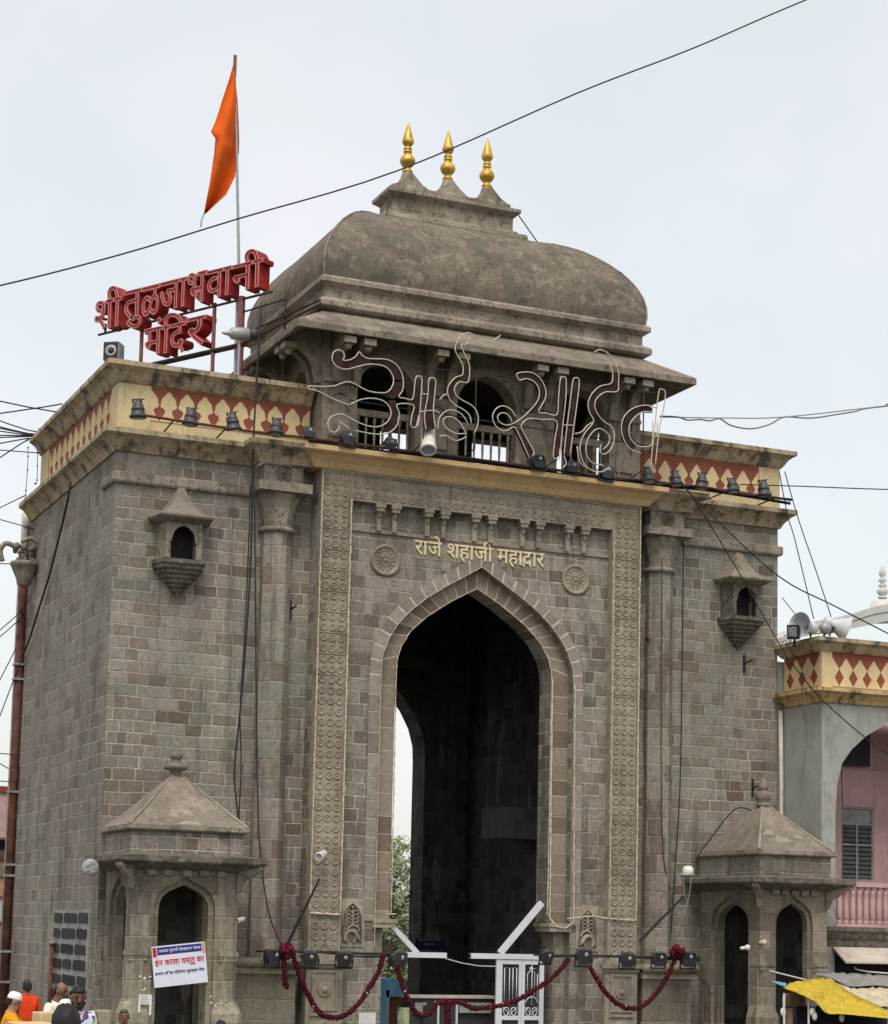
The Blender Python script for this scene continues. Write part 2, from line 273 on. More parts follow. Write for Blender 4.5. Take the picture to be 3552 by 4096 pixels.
# ------------------------------------------------------------------ objects and meshes
OFF = {}
def tag(o, label, cat, group=None, kind=None):
    if label: o['label'] = label
    if cat: o['category'] = cat
    if group: o['group'] = group
    if kind: o['kind'] = kind
    return o
def thing(name, label, cat, loc=(0, 0, 0), group=None):
    o = bpy.data.objects.new(name, None); COL.objects.link(o); o.location = loc; o.empty_display_size = .3
    OFF[o.name] = Vector(loc); return tag(o, label, cat, group)
class MB:
    def __init__(s): s.v = []; s.f = []; s.mi = []; s.sm = []; s.mat = 0; s.smooth = False
    def add(s, vs, fs):
        b = len(s.v); s.v += [tuple(x) for x in vs]
        for f in fs: s.f.append([b+i for i in f]); s.mi.append(s.mat); s.sm.append(s.smooth)
    def box(s, x0, x1, y0, y1, z0, z1):
        s.add([(x0, y0, z0), (x1, y0, z0), (x1, y1, z0), (x0, y1, z0), (x0, y0, z1), (x1, y0, z1), (x1, y1, z1), (x0, y1, z1)],
              [(0, 3, 2, 1), (4, 5, 6, 7), (0, 1, 5, 4), (1, 2, 6, 5), (2, 3, 7, 6), (3, 0, 4, 7)])
    def obox(s, c, ax, ay, az):   # oriented box, half axes
        c, ax, ay, az = map(Vector, (c, ax, ay, az)); vs = []
        for k in (-1, 1):
            for i, j in ((-1, -1), (1, -1), (1, 1), (-1, 1)): vs.append(c+ax*i+ay*j+az*k)
        s.add(vs, [(0, 3, 2, 1), (4, 5, 6, 7), (0, 1, 5, 4), (1, 2, 6, 5), (2, 3, 7, 6), (3, 0, 4, 7)])
    def prism(s, poly, m, d0, d1):  # poly of (a,b); m(a,b,d)->xyz
        n = len(poly); vs = [m(a, b, d0) for a, b in poly]+[m(a, b, d1) for a, b in poly]
        s.add(vs, [tuple(range(n)), tuple(range(2*n-1, n-1, -1))]+[(i, i+n, (i+1) % n+n, (i+1) % n) for i in range(n)])
    def rings(s, rs, close=True, cap=True, loop=False):
        n = len(rs[0]); vs = [p for r in rs for p in r]; fs = []
        K = len(rs)
        for k in range(K if loop else K-1):
            k2 = (k+1) % K
            for i in range(n if close else n-1):
                j = (i+1) % n; fs.append((k*n+i, k*n+j, k2*n+j, k2*n+i))
        if cap and not loop: fs += [tuple(range(n-1, -1, -1)), tuple((K-1)*n+i for i in range(n))]
        s.add(vs, fs)
    def lathe(s, c, prof, n=16, axis=(0, 0, 1), sx=1.):
        a = Vector(axis).normalized(); e = Vector((1, 0, 0)) if abs(a.x) < .9 else Vector((0, 1, 0)); u = (e-a*e.dot(a)).normalized(); w_ = a.cross(u); c = Vector(c)
        s.rings([[c+a*z+(u*math.cos(2*math.pi*i/n)+w_*math.sin(2*math.pi*i/n))*max(r, 1e-4) for i in range(n)] for r, z in prof])
    def tube(s, pts, r, n=6, closed=False):
        pts = [Vector(p) for p in pts]; K = len(pts); rs = []; pu = None
        for k in range(K):
            if closed: t = pts[(k+1) % K]-pts[k-1]
            else: t = pts[min(k+1, K-1)]-pts[max(k-1, 0)]
            if t.length < 1e-9: t = Vector((0, 0, 1))
            t.normalize()
            if pu is None: e = Vector((0, 0, 1)) if abs(t.z) < .9 else Vector((1, 0, 0)); pu = (e-t*e.dot(t)).normalized()
            else: pu = (pu-t*pu.dot(t)); pu = pu.normalized() if pu.length > 1e-6 else t.orthogonal().normalized()
            q = t.cross(pu); rr = r[min(len(r)-1, int(k*len(r)/K))] if isinstance(r, (list, tuple)) else r
            rs.append([pts[k]+(pu*math.cos(2*math.pi*i/n)+q*math.sin(2*math.pi*i/n))*rr for i in range(n)])
        s.rings(rs, loop=closed)
    def ball(s, c, r, n=10, m=7, sc=(1, 1, 1)):
        c = Vector(c); rs = []
        for k in range(m+1):
            t = math.pi*k/m; rs.append([(c.x+r*sc[0]*max(math.sin(t), 1e-3)*math.cos(2*math.pi*i/n), c.y+r*sc[1]*max(math.sin(t), 1e-3)*math.sin(2*math.pi*i/n), c.z-r*sc[2]*math.cos(t)) for i in range(n)])
        s.rings(rs)
    def build(s, name, mats, parent=None, label=None, cat=None, group=None, kind=None, bevel=0, origin=None, autos=None):
        me = bpy.data.meshes.new(name); ms = mats if isinstance(mats, (list, tuple)) else [mats]
        off = OFF.get(parent.name, Vector((0, 0, 0))) if parent else (Vector(origin) if origin else Vector((0, 0, 0)))
        me.from_pydata([tuple(Vector(p)-off) for p in s.v], [], s.f)
        for m in ms: me.materials.append(MATS[m])
        me.polygons.foreach_set('material_index', s.mi); me.polygons.foreach_set('use_smooth', s.sm)
        b = bmesh.new(); b.from_mesh(me); bmesh.ops.recalc_face_normals(b, faces=b.faces); b.to_mesh(me); b.free(); me.update()
        if autos:
            me.polygons.foreach_set('use_smooth', [True]*len(me.polygons)); me.set_sharp_from_angle(angle=R(autos))
        o = bpy.data.objects.new(name, me); COL.objects.link(o)
        if parent: o.parent = parent; OFF[o.name] = off
        else: o.location = off; OFF[o.name] = off
        if bevel:
            bv = o.modifiers.new('bevel', 'BEVEL'); bv.width = bevel; bv.segments = 1; bv.limit_method = 'ANGLE'; bv.angle_limit = R(40)
        return tag(o, label, cat, group, kind)
def copy_tree(o, parent=None):
    c = o.copy(); COL.objects.link(c); c.parent = parent
    for ch in list(o.children): copy_tree(ch, c)
    return c
def cr_(pts, k=6, closed=False):  # catmull-rom smoothing
    P = [Vector(p) for p in pts]; out = []; n = len(P)
    rng = range(n if closed else n-1)
    for i in rng:
        p1, p2 = P[i], P[(i+1) % n]
        p0 = P[i-1] if (closed or i > 0) else p1; p3 = P[(i+2) % n] if (closed or i+2 < n) else p2
        for j in range(k):
            t = j/k; out.append(.5*((2*p1)+(p2-p0)*t+(2*p0-5*p1+4*p2-p3)*t*t+(3*p1-p0-3*p2+p3)*t**3))
    if not closed: out.append(P[-1])
    return out
def MY(a, b, d): return (a, d, b)
def MX(a, b, d): return (d, a, b)
def arch_pts(cx, hw, z0, prof):   # prof: list (xn, z) from spring to apex for one side, absolute dx; returns left->right
    L = [(cx-x, z) for x, z in prof]; Rr = [(cx+x, z) for x, z in prof[::-1]]
    return [(cx-prof[0][0], z0)]+L+Rr[1:]+[(cx+prof[0][0], z0)]
def arch_wall(mb, x0, x1, z0, z1, arches, m, d0, d1):
    poly = [(x0, z0)]
    for a in arches: poly += a
    poly += [(x1, z0), (x1, z1), (x0, z1)]
    mb.prism(poly, m, d0, d1)
def pointed(hw, zs, za, n=8, k=.62):   # smooth pointed arch profile spring->apex
    pts = []
    for i in range(n+1):
        t = i/n; x = hw*(math.cos(t*math.pi/2)*(1-k*t*.0)); 
        x = hw*(1-t**1.9); z = zs+(za-zs)*(t*(1.22-.22*t))**.92 if t > 0 else zs
        pts.append((x, z))
    return pts
def round_arch(hw, zs, za, n=8):
    return [(hw*math.cos(i/n*math.pi/2), zs+(za-zs)*math.sin(i/n*math.pi/2)) for i in range(n)]+[(0, za+.02)]
def run_profile(mb, path, prof, closed=False):
    P = [Vector((x, y)) for x, y in path]; n = len(P); rs = []
    def nrm(a, b): d = (b-a).normalized(); return Vector((d.y, -d.x))
    for i in range(n):
        if closed or 0 < i < n-1:
            n1 = nrm(P[i-1], P[i]); n2 = nrm(P[i], P[(i+1) % n]); k = 1+n1.dot(n2); o = (n1+n2)/max(k, .2)
        else: o = nrm(P[0], P[1]) if i == 0 else nrm(P[-2], P[-1])
        rs.append([(P[i].x+o.x*a, P[i].y+o.y*a, z) for a, z in prof])
    mb.rings(rs, loop=closed)
def pyr(mb, rects):   # stacked rectangles (x0,x1,y0,y1,z)
    mb.rings([[(a, c, z), (b, c, z), (b, d, z), (a, d, z)] for a, b, c, d, z in rects])
def text_obj(name, s, mat, parent, org, xd, zd, width=None, size=1., depth=.03, thick=0., label=None, mirror=False, outline=None, height=None):
    c = bpy.data.curves.new('t', 'FONT'); c.body = s; c.size = 1.; c.extrude = 0.; c.offset = thick; c.resolution_u = 3
    if outline: c.fill_mode = 'NONE'; c.bevel_depth = outline; c.bevel_resolution = 1
    o = bpy.data.objects.new('t', c); COL.objects.link(o); dg = bpy.context.evaluated_depsgraph_get()
    me = bpy.data.meshes.new_from_object(o.evaluated_get(dg)); vs = [v.co.copy() for v in me.vertices]; fs = [tuple(p.vertices) for p in me.polygons]
    bpy.data.objects.remove(o); bpy.data.curves.remove(c); bpy.data.meshes.remove(me)
    x0 = min(v.x for v in vs); x1 = max(v.x for v in vs); z0 = min(v.y for v in vs); z1 = max(v.y for v in vs)
    sx = (width/(x1-x0)) if width else size; sz = (height/(z1-z0)) if height else (sx if not size or width else size)
    xd = Vector(xd).normalized(); zd = Vector(zd).normalized(); nd = xd.cross(zd); org = Vector(org)
    def T(v, d): return org+xd*((v.x-(x0 if width else 0))*sx)+zd*((v.y-(z0 if height else 0))*sz)+nd*d
    mb = MB()
    if outline: mb.add([T(v, v.z*sx+depth) for v in vs], fs)
    else:
        n = len(vs); ed = {}
        for f in fs:
            for i in range(len(f)):
                a, b = f[i], f[(i+1) % len(f)]; ed[(a, b)] = 1
        bd = [(a, b) for a, b in ed if (b, a) not in ed]
        mb.add([T(v, depth) for v in vs]+[T(v, 0) for v in vs], fs+[tuple(i+n for i in f[::-1]) for f in fs]+[(a, a+n, b+n, b) for a, b in bd])
    return mb.build(name, mat, parent, label)
def cable(pts, r, name='cable', mat='cable', label=None, group=None, sag=0., sm=True, parent=None):
    P = [Vector(p) for p in pts]
    if sag and len(P) == 2:
        P = [P[0].lerp(P[1], t/14)-Vector((0, 0, sag*4*(t/14)*(1-t/14))) for t in range(15)]
    elif sm and len(P) > 2: P = cr_(P, 5)
    mb = MB(); mb.smooth = True; mb.tube(P, r, 5); return mb.build(name, mat, parent, label, None if parent else 'cable', group, origin=None if parent else P[0])

# ------------------------------------------------------------------ ground
mb = MB(); xs = [-400, -60, -30, -15, 0, 8, 16, 30, 60, 400]; ys = [-300, -60, -40, -35, -30, -25, -20, -14, -8, -3, 0, 9, 20, 60, 600]
def gz(y): return .9*max(0., min(1., (-8-y)/30.))
for i in range(len(xs)-1):
    for j in range(len(ys)-1):
        mb.add([(xs[i], ys[j], gz(ys[j])), (xs[i+1], ys[j], gz(ys[j])), (xs[i+1], ys[j+1], gz(ys[j+1])), (xs[i], ys[j+1], gz(ys[j+1]))], [(0, 1, 2, 3)])
mb.build('ground', 'asphalt', kind='structure')
mb = MB(); mb.box(-2.5, 18, -5.5, 26, -.3, .012); mb.build('paved_forecourt', 'paving', kind='structure')

# ------------------------------------------------------------------ THE GATEWAY
G = thing('gateway', 'grey stone gateway tower with a tall pointed arch, cream cornices and domed pavilion', 'gateway', (7.85, 0, 0))
W, D = 15.58, 8.7
XA, XB = 4.15, 11.65        # portal panel
CX = 7.89
inner = [(1.82, 8.05), (1.80, 8.25), (1.73, 8.48), (1.53, 8.82), (1.17, 9.16), (.88, 9.36), (.58, 9.56), (.29, 9.72), (0, 9.88)]
inner_w = [(1.97, 2.70), (1.82, 2.71)]+inner
outer = [(2.25, 7.84), (2.225, 8.25), (2.09, 8.61), (1.92, 8.89), (1.65, 9.2), (1.26, 9.53), (.83, 9.81), (.41, 10.06), (0, 10.31)]
vous = [(2.49, 7.84), (2.465, 8.28), (2.32, 8.70), (2.12, 9.03), (1.82, 9.37), (1.38, 9.74), (.91, 10.05), (.45, 10.32), (0, 10.60)]
for xa_, xb_ in ((0, 4.3), (11.45, W)): mb = MB(); mb.box(xa_, xb_, 0.001, D, -.3, 12.0); mb.build('wing_wall', 'masonry', G)
E0 = MB()
# side face carries weathered courses of its own
mb = MB(); mb.box(-.012, .0, .012, D-.01, -.3, 11.99); mb.build('side_wall_facing', 'masonry_side', G)
mb = MB()
arch_wall(mb, XA, XB, -.3, 12.0, [arch_pts(CX, 0, -.3, inner_w)], MY, -.15, 0.0)
arch_wall(mb, 4.302, 11.448, -.3, 11.99, [arch_pts(CX, 0, -.3, inner_w)], MY, 0.0, .4)
mb.build('inner_arch', 'masonry_panel', G)
mb = MB(); arch_wall(mb, XA, XB, -.3, 12.0, [arch_pts(CX, 0, -.3, outer)], MY, -.37, -.15); mb.build('portal_panel', 'masonry_panel', G)
back = [(2.3, 6.9), (2.28, 7.3), (2.15, 7.75), (1.9, 8.2), (1.4, 8.75), (.8, 9.3), (0, 9.9)]
mb = MB(); arch_wall(mb, 4.302, 11.448, -.3, 11.99, [arch_pts(7.9, 0, -.3, back)], MY, 7.9, D); mb.build('rear_wall', 'masonry_shaded', G)
for xa_, xb_ in ((4.302, 4.36), (11.39, 11.448)): mb = MB(); mb.box(xa_, xb_, .4, 7.9, -.3, 11.99); mb.build('passage_lining', 'masonry_shaded', G)
mb = MB(); mb.box(.01, W-.01, .01, D-.01, 12.0, 12.40); mb.box(XA, XB, -.55, .01, 12.0, 12.40); mb.build('roof_deck', 'grey_cement', G)
mb = MB(); mb.box(10.3, 11.39, 3.6, 4.6, 4.78, 5.5); mb.build('concrete_beam', 'dark_cement', G)
# voussoirs: every wedge its own stone
def voussoirs(pi, po, y0, y1, name, mat, zbot, n=9):
    def walk(p):
        pts = [Vector((x, z)) for x, z in p]; L = [0]
        for a, b in zip(pts, pts[1:]): L.append(L[-1]+(b-a).length)
        return pts, L
    def at(pl, t):
        pts, L = pl; d = t*L[-1]
        for i in range(len(L)-1):
            if d <= L[i+1]+1e-9: return pts[i].lerp(pts[i+1], (d-L[i])/max(L[i+1]-L[i], 1e-9))
        return pts[-1]
    A, B = walk(pi), walk(po); mb = MB()
    for s in (-1, 1):
        for k in range(n):
            t0, t1 = k/n+.006, (k+1)/n-.006; q = [at(A, t0), at(A, (t0+t1)/2), at(A, t1), at(B, t1), at(B, (t0+t1)/2), at(B, t0)]
            mb.prism([(CX+s*p.x, p.y) for p in q], MY, y0+random.uniform(-.003, .002), y1)
        z = pi[0][1]-.02
        while z > zbot:
            h = random.uniform(.34, .5); a = CX+s*pi[0][0]; b = CX+s*po[0][0]
            mb.box(min(a, b)+.0, max(a, b), y0+random.uniform(-.003, .002), y1, max(z-h+.018, zbot), z); z -= h
    mb.build(name, mat, G, bevel=.006); mb = MB()
    for s in (-1, 1):
        for k in range(24):
            q = [at(A, k/24), at(A, (k+1)/24), at(B, (k+1)/24), at(B, k/24)]; mb.prism([(CX+s*p.x, p.y) for p in q], MY, y0+.005, y1)
        a = CX+s*pi[0][0]; b = CX+s*po[0][0]; mb.box(min(a, b), max(a, b), y0+.006, y1, zbot, pi[0][1])
    mb.build(name+'_mortar', 'mortar', G)
voussoirs(outer, vous, -.392, -.372, 'arch_voussoirs', 'voussoir_stone', 2.75, 12)
ring_o = [(x*1.0-.004, z-.004) for x, z in outer]
voussoirs([(x+.004, z+.004) for x, z in inner], ring_o, -.172, -.152, 'arch_ring', 'ring_stone', 2.75, 11)
# the carved frame
IX0, IX1, IZ = 4.84, 10.95, 11.40
mb = MB(); mb.prism([(XA, -.3), (IX0, -.3), (IX0, IZ), (IX1, IZ), (IX1, -.3), (XB, -.3), (XB, 12.0), (XA, 12.0)], MY, -.55, -.37)
for x in (XA, IX0-.05, IX1, XB-.05): mb.box(x, x+.05, -.575, -.551, 2.1, 11.4 if x not in (XA, XB-.05) else 11.98)
mb.box(XA+.05, XB-.05, -.575, -.551, 11.93, 11.98); mb.box(IX0-.05, IX1+.05, -.573, -.551, 11.4, 11.44)
z = 2.2
k = 0
while z < 11.3:
    if k % 2 == 0 and z > 7.5:
        mb.box(XA+.05, IX0-.05, -.566, -.551, z-.118, z-.098); mb.box(IX1+.05, XB-.05, -.566, -.551, z-.118, z-.098)
    z += .217; k += 1
mb.build('carved_frame', 'carved_stone', G)
mb = MB(); mb.smooth = True
def rosette(x, z, y=-.552, r=.068):
    r *= random.uniform(.92, 1.06); mb.lathe((x, y, z), [(r+.010, 0), (r+.008, .015), (r-.003, .019), (r-.014, .010), (r-.018, .004)], 12, (0, -1, 0))
    mb.ball((x, y, z), .028*random.uniform(.8, 1.1), 7, 4, (1, .8, 1))
z = 2.2
while z < 11.93:
    for xx in (XA+.155, XA+.345, XA+.535): rosette(xx+random.uniform(-.006, .006), z)
    z += .217
mb.build('carved_rosettes', 'carved_stone', G); mb = MB(); mb.smooth = True; z = 2.2
while z < 11.93:
    for xx in (XA+.155, XA+.345, XA+.535): rosette(XA+XB-xx+random.uniform(-.006, .006), z)
    z += .217
mb.build('carved_rosettes', 'carved_stone', G); mb = MB(); mb.smooth = True
for zz in (11.53, 11.75):
    x = IX0+.12
    while x < IX1-.05: rosette(x, zz+random.uniform(-.006, .006), r=.07); x += .205
mb.build('carved_rosettes', 'carved_stone', G)
# recessed strip with pairs of brackets under the frame
mb = MB(); mb.box(IX0, IX1, -.41, -.371, 10.80, 10.87); mb.build('string_ledge', 'carved_stone', G)
def mk_bracket():
    b = MB(); b.box(-.05, .05, -.10, .0, -.56, -.16); b.box(-.085, .085, -.19, 0, -.16, -.08); b.box(-.11, .11, -.21, 0, -.08, 0)
    b.smooth = True; b.lathe((0, -.12, -.30), [(.0, 0), (.03, .02), (.035, .06), (.02, .1), (.05, .14)], 8)
    return b
xs_ = [5.49, 5.84, 6.59, 6.96, 7.68, 8.06, 8.82, 9.2, 9.91, 10.30]
proto = None
for x in xs_:
    if proto is None:
        b = mk_bracket(); b.v = [(p[0]+x, p[1]-.371, p[2]+11.40) for p in b.v]; proto = b.build('frame_bracket', 'carved_stone', G)
    else:
        c = proto.copy(); COL.objects.link(c); c.parent = G; c.location = (x-xs_[0], 0, 0)
# round medallions
for x in (5.69, 10.15):
    mb = MB(); mb.smooth = True; z = 10.25; y = -.372; r = .335
    mb.lathe((x, y, z), [(r, 0), (r, .035), (r-.03, .05), (r-.06, .03), (r-.075, .012), (.05, .012), (.04, .04), (0, .045)], 28, (0, -1, 0))
    for i in range(14):
        a = 2*math.pi*i/14; u_ = Vector((math.cos(a), 0, math.sin(a))); t_ = Vector((-math.sin(a), 0, math.cos(a)))
        mb.ball(Vector((x, y-.012, z))+u_*.20, .03, 6, 4, (1, .6, 1)); mb.obox(Vector((x, y-.014, z))+u_*.11, u_*.06, Vector((0, .008, 0)), t_*.009)
    mb.build('round_medallion', 'carved_stone', G)
# tree and beast reliefs low on the panel
for x, f in ((5.16, 1), (10.56, -1)):
    mb = MB(); z0 = 2.30
    mb.prism([(x-.34, z0-.1), (x+.34, z0-.1), (x+.34, z0+1.12), (x-.34, z0+1.12)]+[], MY, -.385, -.371)
    ar = [(x-.25, z0), (x-.25, z0+.68), (x-.2, z0+.82), (x-.1, z0+.93), (x, z0+1.02), (x+.1, z0+.93), (x+.2, z0+.82), (x+.25, z0+.68), (x+.25, z0)]
    mb.mat = 1; mb.prism(ar, MY, -.389, -.386); mb.mat = 0; mb.smooth = True
    mb.tube([(p, -.395, q) for p, q in ar], .016, 5)
    P3 = lambda pts: [(x+f*a, -.40, z0+b) for a, b in pts]
    mb.tube(cr_(P3([(-.2, .02), (-.17, .2), (-.05, .3), (.08, .26), (.17, .12), (.22, .06)])), [.03]*1+[.045]*10+[.06]*10+[.035]*5, 6)
    mb.tube(cr_(P3([(-.12, .25), (-.15, .12), (-.13, .0)])), .03, 5); mb.tube(cr_(P3([(.06, .24), (.10, .1), (.05, .0)])), .03, 5)
    mb.tube(cr_(P3([(-.15, .3), (.0, .45), (.16, .38), (.2, .28)])), .028, 5); mb.tube(cr_(P3([(0, .4), (.01, .6), (0, .85)])), .022, 5)
    for s_ in (-1, 1):
        for hh in (.5, .6, .7, .8): mb.tube(cr_(P3([(0, hh-.06), (s_*.08, hh+.02), (s_*.14, hh), (s_*.17, hh-.05), (s_*.13, hh-.08)])), .014, 5)
    mb.ball((x, -.4, z0+.9), .035, 6, 5); mb.v = [(x+(p[0]-x)*.80, p[1], z0+(p[2]-z0)*.80) for p in mb.v]; mb.build('carved_relief_panel', ['carved_stone', 'grime_stone'], G)
# bases of the portal piers: pilaster with a boss, impost, ledge
for xa, xb, sx_ in ((4.02, 5.0, 1), (10.78, 11.76, -1)):
    mb = MB(); mb.box(xa+.1, xb-.1, -.62, -.551, -.3, 1.80); mb.box(xa+.06, xb-.06, -.66, -.551, 1.80, 1.87); mb.box(xa, xb, -.70, -.551, 1.87, 1.96)
    xm = (xa+xb)/2; mb.prism([(xm-.24, .98), (xm+.24, .98), (xm+.24, 1.7), (xm-.24, 1.7)], MY, -.635, -.621)
    for q in ((xm-.27, xm-.23, .94, 1.74), (xm+.23, xm+.27, .94, 1.74), (xm-.23, xm+.23, 1.70, 1.74), (xm-.23, xm+.23, .94, .98)): mb.box(q[0], q[1], -.66, -.636, q[2], q[3])
    mb.box(xm-.3, xm+.3, -.665, -.622, .84, .90); mb.smooth = True
    mb.lathe((xm, -.636, 1.36), [(.15, 0), (.15, .02), (.125, .035), (.10, .02), (.07, .03), (.055, .07), (0, .085)], 18, (0, -1, 0))
    mb.lathe((xm, -.622, .6), [(.15, 0), (.15, .02), (.125, .035), (.10, .02), (.07, .03), (.055, .07), (0, .085)], 18, (0, -1, 0))
    mb.build('pilaster_base', 'carved_stone', G)
for s in (-1, 1):
    mb = MB(); a = CX+s*1.82; b = CX+s*2.28
    x0, x1 = min(a-s*.08, b), max(a-s*.08, b); mb.box(x0, x1, -.42, .35, 2.72, 2.80); mb.box(x0+.03*(s > 0), x1-.03*(s < 0), -.40, .33, 2.62, 2.72)
    mb.build('impost_block', 'carved_stone', G)
# engaged columns
for cx, nm in ((3.38, 0), (12.40, 1)):
    mb = MB(); n = 8
    def oct_(r, z, cy=-.06): return [(cx+r*math.cos(R(22.5+45*i)), cy+r*math.sin(R(22.5+45*i)), z) for i in range(8)]
    mb.rings([oct_(.35, 1.95), oct_(.325, 10.66)]); mb.build('column_shaft', 'masonry_column', G)
    mb = MB(); mb.smooth = True
    mb.lathe((cx, -.06, 0), [(.34, 10.62), (.385, 10.65), (.395, 10.70), (.34, 10.74)], 16)
    mb.smooth = False
    mb.rings([oct_(.325, 10.74), oct_(.34, 10.9), oct_(.38, 11.12), oct_(.44, 11.28), oct_(.49, 11.36), oct_(.49, 11.42)])
    mb.box(cx-.57, cx+.57, -.62, .0, 11.42, 11.61); mb.build('column_capital', 'plain_stone', G)
    mb = MB(); mb.box(cx-.42, cx+.42, -.44, .0, 11.61, 12.0); mb.mat = 1; mb.smooth = True
    for a in range(2): mb.tube([(cx+(.16-.05*a)*math.cos(t), -.445, 11.81+(.16-.05*a)*math.sin(t)) for t in [2*math.pi*i/18 for i in range(18)]], .012, 4, True)
    for i in range(7): t = 2*math.pi*i/6; mb.ball((cx+(.06*math.cos(t) if i < 6 else 0), -.445, 11.81+(.06*math.sin(t) if i < 6 else 0)), .026, 6, 4)
    mb.build('column_top_block', ['plain_stone', 'grime_stone'], G)
    mb = MB(); x0, x1 = (cx-1.1, cx+.64) if nm == 0 else (cx-.62, cx+.75)
    mb.box(x0, x1, -.62, .0, 1.66, 1.78); mb.mat = 0; mb.smooth = True; mb.tube([(x0, -.60, 1.88), (x1, -.60, 1.88)], .10, 8); mb.smooth = False
    mb.box(x0, x1, -.58, .0, 1.78, 1.95); mb.box(x0+.08, x1-.08, -.50, .0, -.3, 1.66); mb.box(x0+.02, x0+.85, -.56, -.505, -.3, .75)
    mb.build('column_plinth', 'masonry_base', G)
# string course on the wings
mb = MB(); prof = [(0, 11.34), (.07, 11.36), (.09, 11.40), (.09, 11.56), (0, 11.60)]
run_profile(mb, [(0, .9), (0, 0), (2.76, 0)], prof); mb.build('string_course', 'plain_stone', G); mb = MB(); run_profile(mb, [(13.03, 0), (W, 0), (W, 1.)], prof); mb.build('string_course', 'plain_stone', G)
# lower cornice
pc = [(0, 12.0), (.05, 12.0), (.07, 12.05), (.12, 12.13), (.22, 12.24), (.30, 12.29), (.33, 12.31), (.33, 12.41), (.05, 12.46), (0, 12.46)]
mb = MB(); run_profile(mb, [(0, 8.0), (0, 0), (2.86, 0), (2.86, -.5), (3.92, -.5), (3.92, -.0)], pc); mb.build('lower_cornice', 'coping_paint', G); mb = MB(); run_profile(mb, [(11.86, 0), (11.86, -.5), (12.92, -.5), (12.92, 0), (W, 0), (W, D)], pc)
mb.build('lower_cornice', 'coping_paint', G)
pc2 = [(0, 12.0), (.06, 12.0), (.08, 12.03), (.14, 12.12), (.26, 12.23), (.36, 12.28), (.38, 12.30), (.38, 12.40), (.05, 12.45), (0, 12.45)]
mb = MB(); run_profile(mb, [(4.02, -.1), (4.02, -.58), (11.76, -.58), (11.76, -.1)], pc2); mb.box(4.03, 11.75, -.575, -.1, 12.0, 12.44); mb.build('central_cornice', 'ochre_paint', G)
# parapet walls with painted panels
def motif(kind):
    if kind == 'bud': prf = [(0, .5), (.1, .42), (.24, .25), (.34, .185), (.40, .22), (.44, .32), (.47, .44), (.53, .475), (.57, .46), (.60, .425), (.67, .425), (.75, .39), (.82, .31), (.87, .22), (.92, .16), (.97, .10), (1, .03)]
    elif kind == 'drop': prf = [(0, .5), (.06, .47), (.18, .30), (.28, .21), (.34, .22), (.42, .32), (.50, .43), (.55, .455), (.62, .40), (.74, .28), (.86, .17), (.95, .09), (1, 0)]
    else: prf = [(0, .5), (.02, .5), (.32, .18), (.60, .485), (.64, .485), (.86, .20), (1., .05)]
    return prf
def panel(mbr, mbc, a0, a1, z0, z1, m, d, sgn, per, kind, top=.86):
    n = max(1, round((a1-a0)/per)); per = (a1-a0)/n; prf = motif(kind)
    mbr.prism([(a0, z0), (a1, z0), (a1, z1), (a0, z1)], m, d, d+sgn*.006)
    H = (z1-z0)*top
    for i in range(n+1):
        c = a0+per*i
        L = [(max(a0, c-w_*per*.98), z0+t*H) for t, w_ in prf]; Rr = [(min(a1, c+w_*per*.98), z0+t*H) for t, w_ in prf[::-1]]
        pts = []
        for p in Rr[::-1]+L[::-1]:
            if not pts or (abs(p[0]-pts[-1][0])+abs(p[1]-pts[-1][1])) > 1e-5: pts.append(p)
        mbc.prism(pts, m, d+sgn*.006, d+sgn*.016)
mb = MB(); mb.box(.0, 4.06, .0, .28, 12.45, 13.40); mb.box(.0, .28, .28, 7.15, 12.45, 13.40); mb.box(11.70, W, .0, .28, 12.45, 13.40); mb.box(W-.28, W, .28, D, 12.45, 13.40)
mb.box(-.03, .64, -.03, .0, 12.45, 13.40); mb.box(-.03, .0, 0.0, .55, 12.45, 13.40); mb.box(-.03, .0, 6.32, 7.15, 12.45, 13.40); mb.box(15.05, W+.03, -.03, .0, 12.45, 13.40); mb.box(.28, W-.28, 6.87, 7.15, 12.45, 13.4)
mb.build('parapet_wall', 'cream_dirty', G)
for args in ((.64, 4.05, 12.70, 13.39, MY, -.001, -1, .40, 'bud', .90), (.56, 6.31, 12.62, 13.39, MX, -.001, -1, .52, 'bud', .90), (11.75, 15.04, 12.68, 13.39, MY, -.001, -1, .40, 'drop', .82)):
    mr, mc = MB(), MB(); panel(mr, mc, *args); mr.build('red_panel', 'brick_red_paint', G); mc.build('cream_bud_pattern', 'cream_paint', G)
pk = [(-.28, 13.40), (.02, 13.40), (.06, 13.42), (.10, 13.47), (.18, 13.60), (.27, 13.67), (.32, 13.69), (.32, 13.79), (-.05, 13.85), (-.28, 13.85)]
mb = MB(); run_profile(mb, [(0, 7.16), (0, 0), (4.06, 0)], pk); mb.build('parapet_coping', 'coping_paint', G); mb = MB(); run_profile(mb, [(11.72, 0), (W, 0), (W, D)], pk); mb.build('parapet_coping', 'coping_paint', G)

